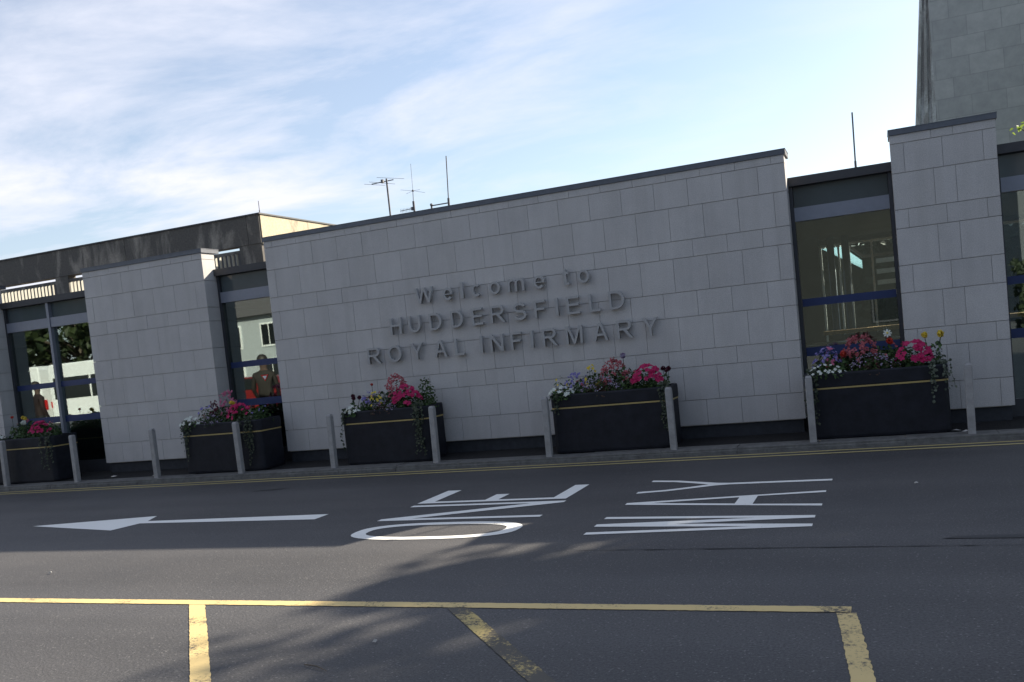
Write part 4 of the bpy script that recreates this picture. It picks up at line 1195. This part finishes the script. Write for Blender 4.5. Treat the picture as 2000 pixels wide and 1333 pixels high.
tree('broadleaf_tree', (8.3, 16.8, 0.09), 'broadleaf tree behind the right end of the building', 3, 4.3, 2.8, 11.5, 17500, 0.27, nclump=95, extra=[((-3.9, 0, 7.5), .35), ((-3.5, .3, 7.8), .45), ((-2.9, -.2, 7.6), .6), ((-2.6, .1, 7.2), .7)])
tree('broadleaf_tree', (14.8, 20.0, 0.09), 'larger broadleaf tree farther right behind the building', 4, 6.0, 3.0, 15, 20000, 0.50, nclump=110)
tree('broadleaf_tree', (20.0, 16.0, 0.09), 'third broadleaf tree at the right behind the building', 5, 6.0, 3.0, 14.5, 18000, 0.50, nclump=110)
# low branch tip showing above the roof at the right edge
sp = empty('leafy_sapling', (2.02, 15.0, 0.09), 'young tree whose bright leaf tips show over the roof edge at the right', 'tree')
t_ = MB(); l_ = MB()
t_.tube([(0.6, 0.2, 0), (0.5, 0.1, 2.0), (0.35, 0, 3.3), (0.15, 0, 4.3)], [.05, .04, .025, .01], 8)
for q in ((-0.02, 3.78), (0.25, 3.95), (0.4, 4.3), (0.15, 4.66), (0.6, 4.5), (0.5, 4.0)):
    t_.tube([(0.45, 0.05, q[1] - 0.5), (q[0], 0, q[1])], [.014, .005], 5)
    for k in range(9 if q[1] < 4.6 else 4): l_ and leaf(l_, (q[0] + random.gauss(0, .05), random.gauss(0, .08), q[1] + random.gauss(0, .035)), .075, (random.gauss(0, 1), random.gauss(0, 1), 1), .2, .7)
M['brightleaf'] = island('bright_leaf', (0.10, 0.17, 0.03), (0.22, 0.30, 0.05), 0.5, 0.5)
t_.build('trunk', M['bark'], sp, smooth=True); l_.build('crown', M['brightleaf'], sp)

# ---- across the road, behind the camera: what the windows mirror
tree('broadleaf_tree', (-44, -17, 0), 'dense tree across the road, opposite the left window', 11, 7.0, 1.2, 13, 5000, 0.55, 'treeleafdark')
tree('broadleaf_tree', (-58, -20, 0), 'tree across the road at the far left', 12, 7.0, 1.2, 13, 5000, 0.55, 'treeleafdark')
tree('broadleaf_tree', (-30, -34, 0), 'tree behind the white house across the road', 13, 7.0, 2, 14, 4000, 0.6, 'treeleafdark')
tree('broadleaf_tree', (-13, -24, 0), 'tree across the road right of the white house', 15, 6.5, 2.0, 11, 4000, 0.55, 'treeleafdark')

def hedge(loc, sx, sy, h, n, ls, label):
    o = empty('hedge', loc, label, 'hedge')
    b = MB()
    for _ in range(n):
        f = random.random()
        x_ = random.uniform(-sx, sx); z_ = random.uniform(0, h) * (1 + .08 * math.sin(x_ * 1.7))
        y_ = random.choice((-1, 1)) * sy * random.uniform(.55, 1.05)
        if f < .25: z_ = h * (1 + .08 * math.sin(x_ * 1.7)) * random.uniform(.93, 1.05); y_ = random.uniform(-sy, sy)
        leaf(b, (x_, y_, z_), ls * random.uniform(.7, 1.4), (random.gauss(0, 1), math.copysign(1.2, y_), random.gauss(.4, .8)))
    b.build('leaves', M['yew'], o)
    b = MB(); b.box(-sx * .98, sx * .98, -sy * .5, sy * .5, 0, h * .9); b.build('inner_growth', M['yew'], o)
hedge((14, -17, 0), 9, 0.8, 2.9, 5000, .3, 'hedge across the road opposite the right end')
def office(x, y, w, h, label):  # unseen blocks added to dim the sky mirrored in the windows
    o = empty('added_grey_block', (x, y, 0), label, 'building')
    b = MB(); b.box(-w, w, -9, 0, 0, h); b.build('wall', M['officegrey'], o)
    b = MB(); b.box(-w - .2, w + .2, -9.2, .2, h + .002, h + .4); b.build('roof', M['slate'], o)
    z = 3.2
    while z < h - 2:
        for q in range(int(w * 2 / 3.2)):
            b = MB(); b.box(-w + 1 + q * 3.2, -w + 3.2 + q * 3.2, .002, .06, z, z + 1.5); b.build('window', M['officeglass'], o)
        z += 3.1
office(30, -38, 22, 11.5, 'grey office block added across the road to dim the sky mirrored at the right end')
office(-48, -48, 10, 15.0, 'tall grey office block added behind the white house to dim the mirrored sky')
db = empty('added_dark_building', (-6, -16, 0), 'dark timber clad building added across the road to darken the mirrored view', 'building')  # unseen building added so the right bay mirrors something dark
b = MB(); b.box(-8, 9, -8, 0, 0, 7.6); b.build('wall', M['timber'], db)
b = MB(); b.box(-8.3, 9.3, -8.3, 0.35, 7.602, 7.85); b.build('roof', M['slate'], db)
for wx in (-5.5, -2.5, 0.5, 6.4):
    b = MB(); b.box(wx - 0.7, wx + 0.7, 0.002, 0.05, 1.0, 2.3); wn = b.build('window', M['framedark'], db)
    b = MB(); b.box(wx - 0.62, wx + 0.62, 0.052, 0.06, 1.08, 2.22); b.build('pane', M['carglass'], wn)
hedge((1.5, 19.5, 0.09), 9, 0.5, 3.0, 7000, .22, 'hedge behind the building seen through the right glazed bay')
hs = empty('white_house', (-33, -24, 0), 'white rendered two storey house across the road', 'house')
b = MB(); b.box(-8, 8, -8, 0, 0, 5.2); b.build('wall', M['render'], hs)
b = MB()
b.v = [(-8.4, -8.4, 5.2), (8.4, -8.4, 5.2), (8.4, 0.4, 5.2), (-8.4, 0.4, 5.2), (-8.4, -4, 7.6), (8.4, -4, 7.6)]
b.f = [(3, 2, 1, 0), (0, 1, 5, 4), (2, 3, 4, 5), (1, 2, 5), (3, 0, 4)]; b.mi = [0] * 5
b.build('roof', M['slate'], hs)
for wx in (-5.4, -2.6, 0.4, 3.2, 6.0):
    for wz in (0.9, 3.2):
        b = MB(); b.box(wx - 0.65, wx + 0.65, 0.002, 0.07, wz, wz + 1.5); wn = b.build('window', M['whitepaint'], hs)
        b = MB(); b.box(wx - 0.54, wx - 0.03, 0.072, 0.08, wz + 0.1, wz + 1.4); b.box(wx + 0.03, wx + 0.54, 0.072, 0.08, wz + 0.1, wz + 1.4); b.build('pane', M['carglass'], wn)

def wheel(b, x, y, r, w):
    n = 20; i = len(b.v)
    for yy in (y - w / 2, y + w / 2):
        for k in range(n): b.v.append((x + r * math.cos(2 * math.pi * k / n), yy, r + r * math.sin(2 * math.pi * k / n)))
    b.f.append(tuple(i + k for k in range(n))); b.f.append(tuple(i + n + k for k in reversed(range(n)))); b.mi += [0, 0]
    for k in range(n): b.f.append((i + (k + 1) % n, i + k, i + n + k, i + n + (k + 1) % n)); b.mi.append(0)
def vehicle(name, loc, label, cat, paint, prof, glassprof, width, wheels, wr, lights):
    """profile in xz (length along x), right side faces +y"""
    o = empty(name, loc, label, cat)
    hw = width / 2
    b = MB(); b.extr_y(prof, -hw, hw); b.build('body', paint, o, bevel=0.06)
    for gp in glassprof:
        b = MB(); b.extr_y(gp, hw - 0.02, hw + 0.012); b.extr_y(gp, -hw - 0.012, -hw + 0.02); b.build('window', M['carglass'], o)
    for wx in wheels:
        for sy in (-1, 1):
            b = MB(); wheel(b, wx, sy * (hw - 0.08), wr, 0.21); wo = b.build('wheel', M['tyre'], o)
            b = MB(); wheel(b, wx, sy * (hw + 0.03), wr * 0.6, 0.02); b.v = [(x, y, z + wr * .4) for x, y, z in b.v]; b.build('rim', M['steel'], wo)
    for (x0, x1, z0, z1, mat, nm) in lights:
        for sy in (-1, 1):
            ya, yb = sorted((sy * (hw - 0.22), sy * (hw + 0.014)))
            b = MB(); b.box(x0, x1, ya, yb, z0, z1); b.build(nm, M[mat], o)
    return o
vanp = [(-2.5, 0.35), (2.5, 0.35), (2.62, 0.8), (2.5, 1.15), (1.75, 1.35), (1.25, 2.6), (1.05, 2.76), (-2.4, 2.76), (-2.5, 2.6)]
vehicle('white_van', (-29.2, -4.6, 0), 'white passenger van with dark side windows across the road', 'van', M['carwhite'], vanp,
        [[(-2.25, 1.32), (-0.3, 1.32), (-0.3, 2.2), (-2.25, 2.2)], [(-0.2, 1.32), (1.5, 1.32), (1.25, 2.2), (-0.2, 2.2)]], 1.95, (-1.6, 1.6), .34, [(-2.52, -2.46, 1.0, 1.25, 'taillight', 'tail_light'), (2.35, 2.56, 0.85, 1.05, 'headlight', 'headlight')])
vehicle('white_van', (-34.7, -4.6, 0), 'plain white panel van across the road', 'van', M['carwhite'], [(-x, z) for x, z in reversed(vanp)],
        [[(-1.5, 1.32), (-0.5, 1.32), (-0.5, 2.05), (-1.16, 2.05)]], 1.95, (-1.6, 1.6), .34, [(2.40, 2.53, 0.95, 1.35, 'taillight', 'tail_light'), (-2.56, -2.35, 0.85, 1.05, 'headlight', 'headlight')])
carp = [(-2.0, 0.28), (2.0, 0.28), (2.08, 0.6), (1.95, 0.85), (1.35, 0.95), (0.75, 1.38), (-0.6, 1.45), (-1.3, 1.0), (-2.0, 0.88), (-2.1, 0.6)]
carp = carp[:6] + carp[6:]
vehicle('red_car', (-21.2, -4.2, 0), 'red hatchback parked across the road', 'car', M['carred'], carp,
        [[(-1.15, 1.0), (0.0, 0.97), (0.0, 1.38), (-0.6, 1.40)], [(0.06, 0.97), (1.2, 0.97), (0.74, 1.33), (0.06, 1.37)]], 1.75, (-1.3, 1.3), .31, [(1.85, 2.06, 0.62, 0.8, 'taillight', 'tail_light'), (-2.08, -1.9, 0.62, 0.8, 'headlight', 'headlight')])

def person(loc, rz, label, top, legs, height=1.75):
    o = empty('person', loc, label, 'person', None, rz)
    k = height / 1.75
    V = [(0, 0, .95), (0, 0, 1.15), (0, 0, 1.38), (0, 0, 1.49), (0, -.01, 1.56), (0, -.015, 1.66),
         (.19, 0, 1.40), (.25, .01, 1.12), (.22, -.10, .90), (.21, -.13, .80), (-.19, 0, 1.40), (-.25, .01, 1.12), (-.20, -.12, .92), (-.19, -.16, .83),
         (.10, 0, .90), (.12, -.02, .50), (.12, .02, .09), (.13, -.12, .04), (-.10, 0, .90), (-.13, .02, .50), (-.14, .06, .09), (-.15, -.08, .04)]
    E = [(0, 1), (1, 2), (2, 3), (3, 4), (4, 5), (2, 6), (6, 7), (7, 8), (8, 9), (2, 10), (10, 11), (11, 12), (12, 13), (0, 14), (14, 15), (15, 16), (16, 17), (0, 18), (18, 19), (19, 20), (20, 21)]
    Rr = [.15, .15, .16, .06, .085, .10, .075, .055, .042, .035, .075, .055, .042, .035, .10, .07, .05, .04, .10, .07, .05, .04]
    me = bpy.data.meshes.new('body'); me.from_pydata([(x * k, y * k, z * k) for x, y, z in V], E, [])
    ob = bpy.data.objects.new('body', me); COL.objects.link(ob); ob.parent = o
    ob.modifiers.new('skin', 'SKIN'); sv = me.skin_vertices[0].data if me.skin_vertices else None
    if sv is None:
        me.attributes
    else:
        for i, rr in enumerate(Rr): sv[i].radius = (rr * k, rr * k * .8)
        sv[0].use_root = True
    s2 = ob.modifiers.new('sub', 'SUBSURF'); s2.levels = 2; s2.render_levels = 2
    mat, t, bs = newmat('shaded_figure')  # skin and clothes darkened so figures read as shaded silhouettes
    c = N(t, 'ShaderNodeTexCoord'); sp_ = N(t, 'ShaderNodeSeparateXYZ'); L(t, c.outputs['Object'], sp_.inputs[0])
    rp = N(t, 'ShaderNodeValToRGB'); rp.color_ramp.interpolation = 'CONSTANT'
    mr = N(t, 'ShaderNodeMath', operation='DIVIDE'); mr.inputs[1].default_value = 2.0 * k
    L(t, sp_.outputs[2], mr.inputs[0]); L(t, mr.outputs[0], rp.inputs[0])
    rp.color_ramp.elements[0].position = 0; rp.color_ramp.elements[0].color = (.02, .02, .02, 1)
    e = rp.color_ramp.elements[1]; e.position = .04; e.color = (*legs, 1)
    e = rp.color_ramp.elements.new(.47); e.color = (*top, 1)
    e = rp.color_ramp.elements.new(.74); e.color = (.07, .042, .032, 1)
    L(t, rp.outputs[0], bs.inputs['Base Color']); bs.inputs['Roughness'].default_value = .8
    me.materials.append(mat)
    b = MB(); b.ball((0, .02 * k, 1.70 * k), .115 * k, 12, 8); b.build('hair', M['hair'], o, smooth=True)
    return o
person((-20.9, 6.3, 0), 0.3, 'person up the road, dark red clothing and skin darkened to a shaded silhouette', (.014, .005, .005), (.008, .008, .010), 1.86)
person((-12.35, 7.9, 0), -0.4, 'person before the red car, skin and clothes darkened to a shaded silhouette, mirrored in the narrow window', (.012, .009, .007), (.008, .008, .010), 1.86)

# ================================================================== SMALL THINGS ON THE GROUND
tw_ = empty('fallen_twig', (-2.75, 3.78, 0.004), 'thin dark twig lying on the asphalt at the bottom of the picture', 'twig')
b = MB(); b.tube([(-0.09, 0.036, 0.004), (0, 0.01, 0.008), (0.09, -0.036, 0.004)], [.0035, .003, .0015], 6); b.build('stem', M['bark'], tw_)
LT = [(-12.95, 11.45, .085, 'crumpled pale paper scrap on the pavement beside the leftmost planter', .09), (-11.75, 11.36, .080, 'flat pale scrap on the pavement before the wide pier', .08), (-10.75, 11.25, .078, 'flat pale scrap on the pavement left of the planter by the narrow window', .08),
      (0.69, 11.28, .075, 'small pale scrap beside the right end of the rightmost planter', .06), (0.78, 11.2, .072, 'small pale scrap at the foot of the rightmost bollard', .05),
      (-6.66, 5.63, .002, 'tiny white scrap on the sunlit road at the left', .022), (0.18, 8.43, .002, 'tiny white scrap on the road right of WAY', .022), (-2.64, 4.18, .002, 'tiny white scrap in the marked bay', .016)]
for x, y, z, lb, s in LT:
    b = MB()
    n = 7
    pts = [(s * random.uniform(.6, 1.1) * math.cos(2 * math.pi * k / n), s * .6 * random.uniform(.6, 1.1) * math.sin(2 * math.pi * k / n), random.uniform(.003, .015)) for k in range(n)]
    i = len(b.v); b.v += pts + [(0, 0, .022)] ; b.f += [(i + k, i + (k + 1) % n, i + n) for k in range(n)]; b.mi += [0] * n
    o = b.build('litter_scrap', M['litter'], label=lb, cat='litter'); o.location = (x, y, z)
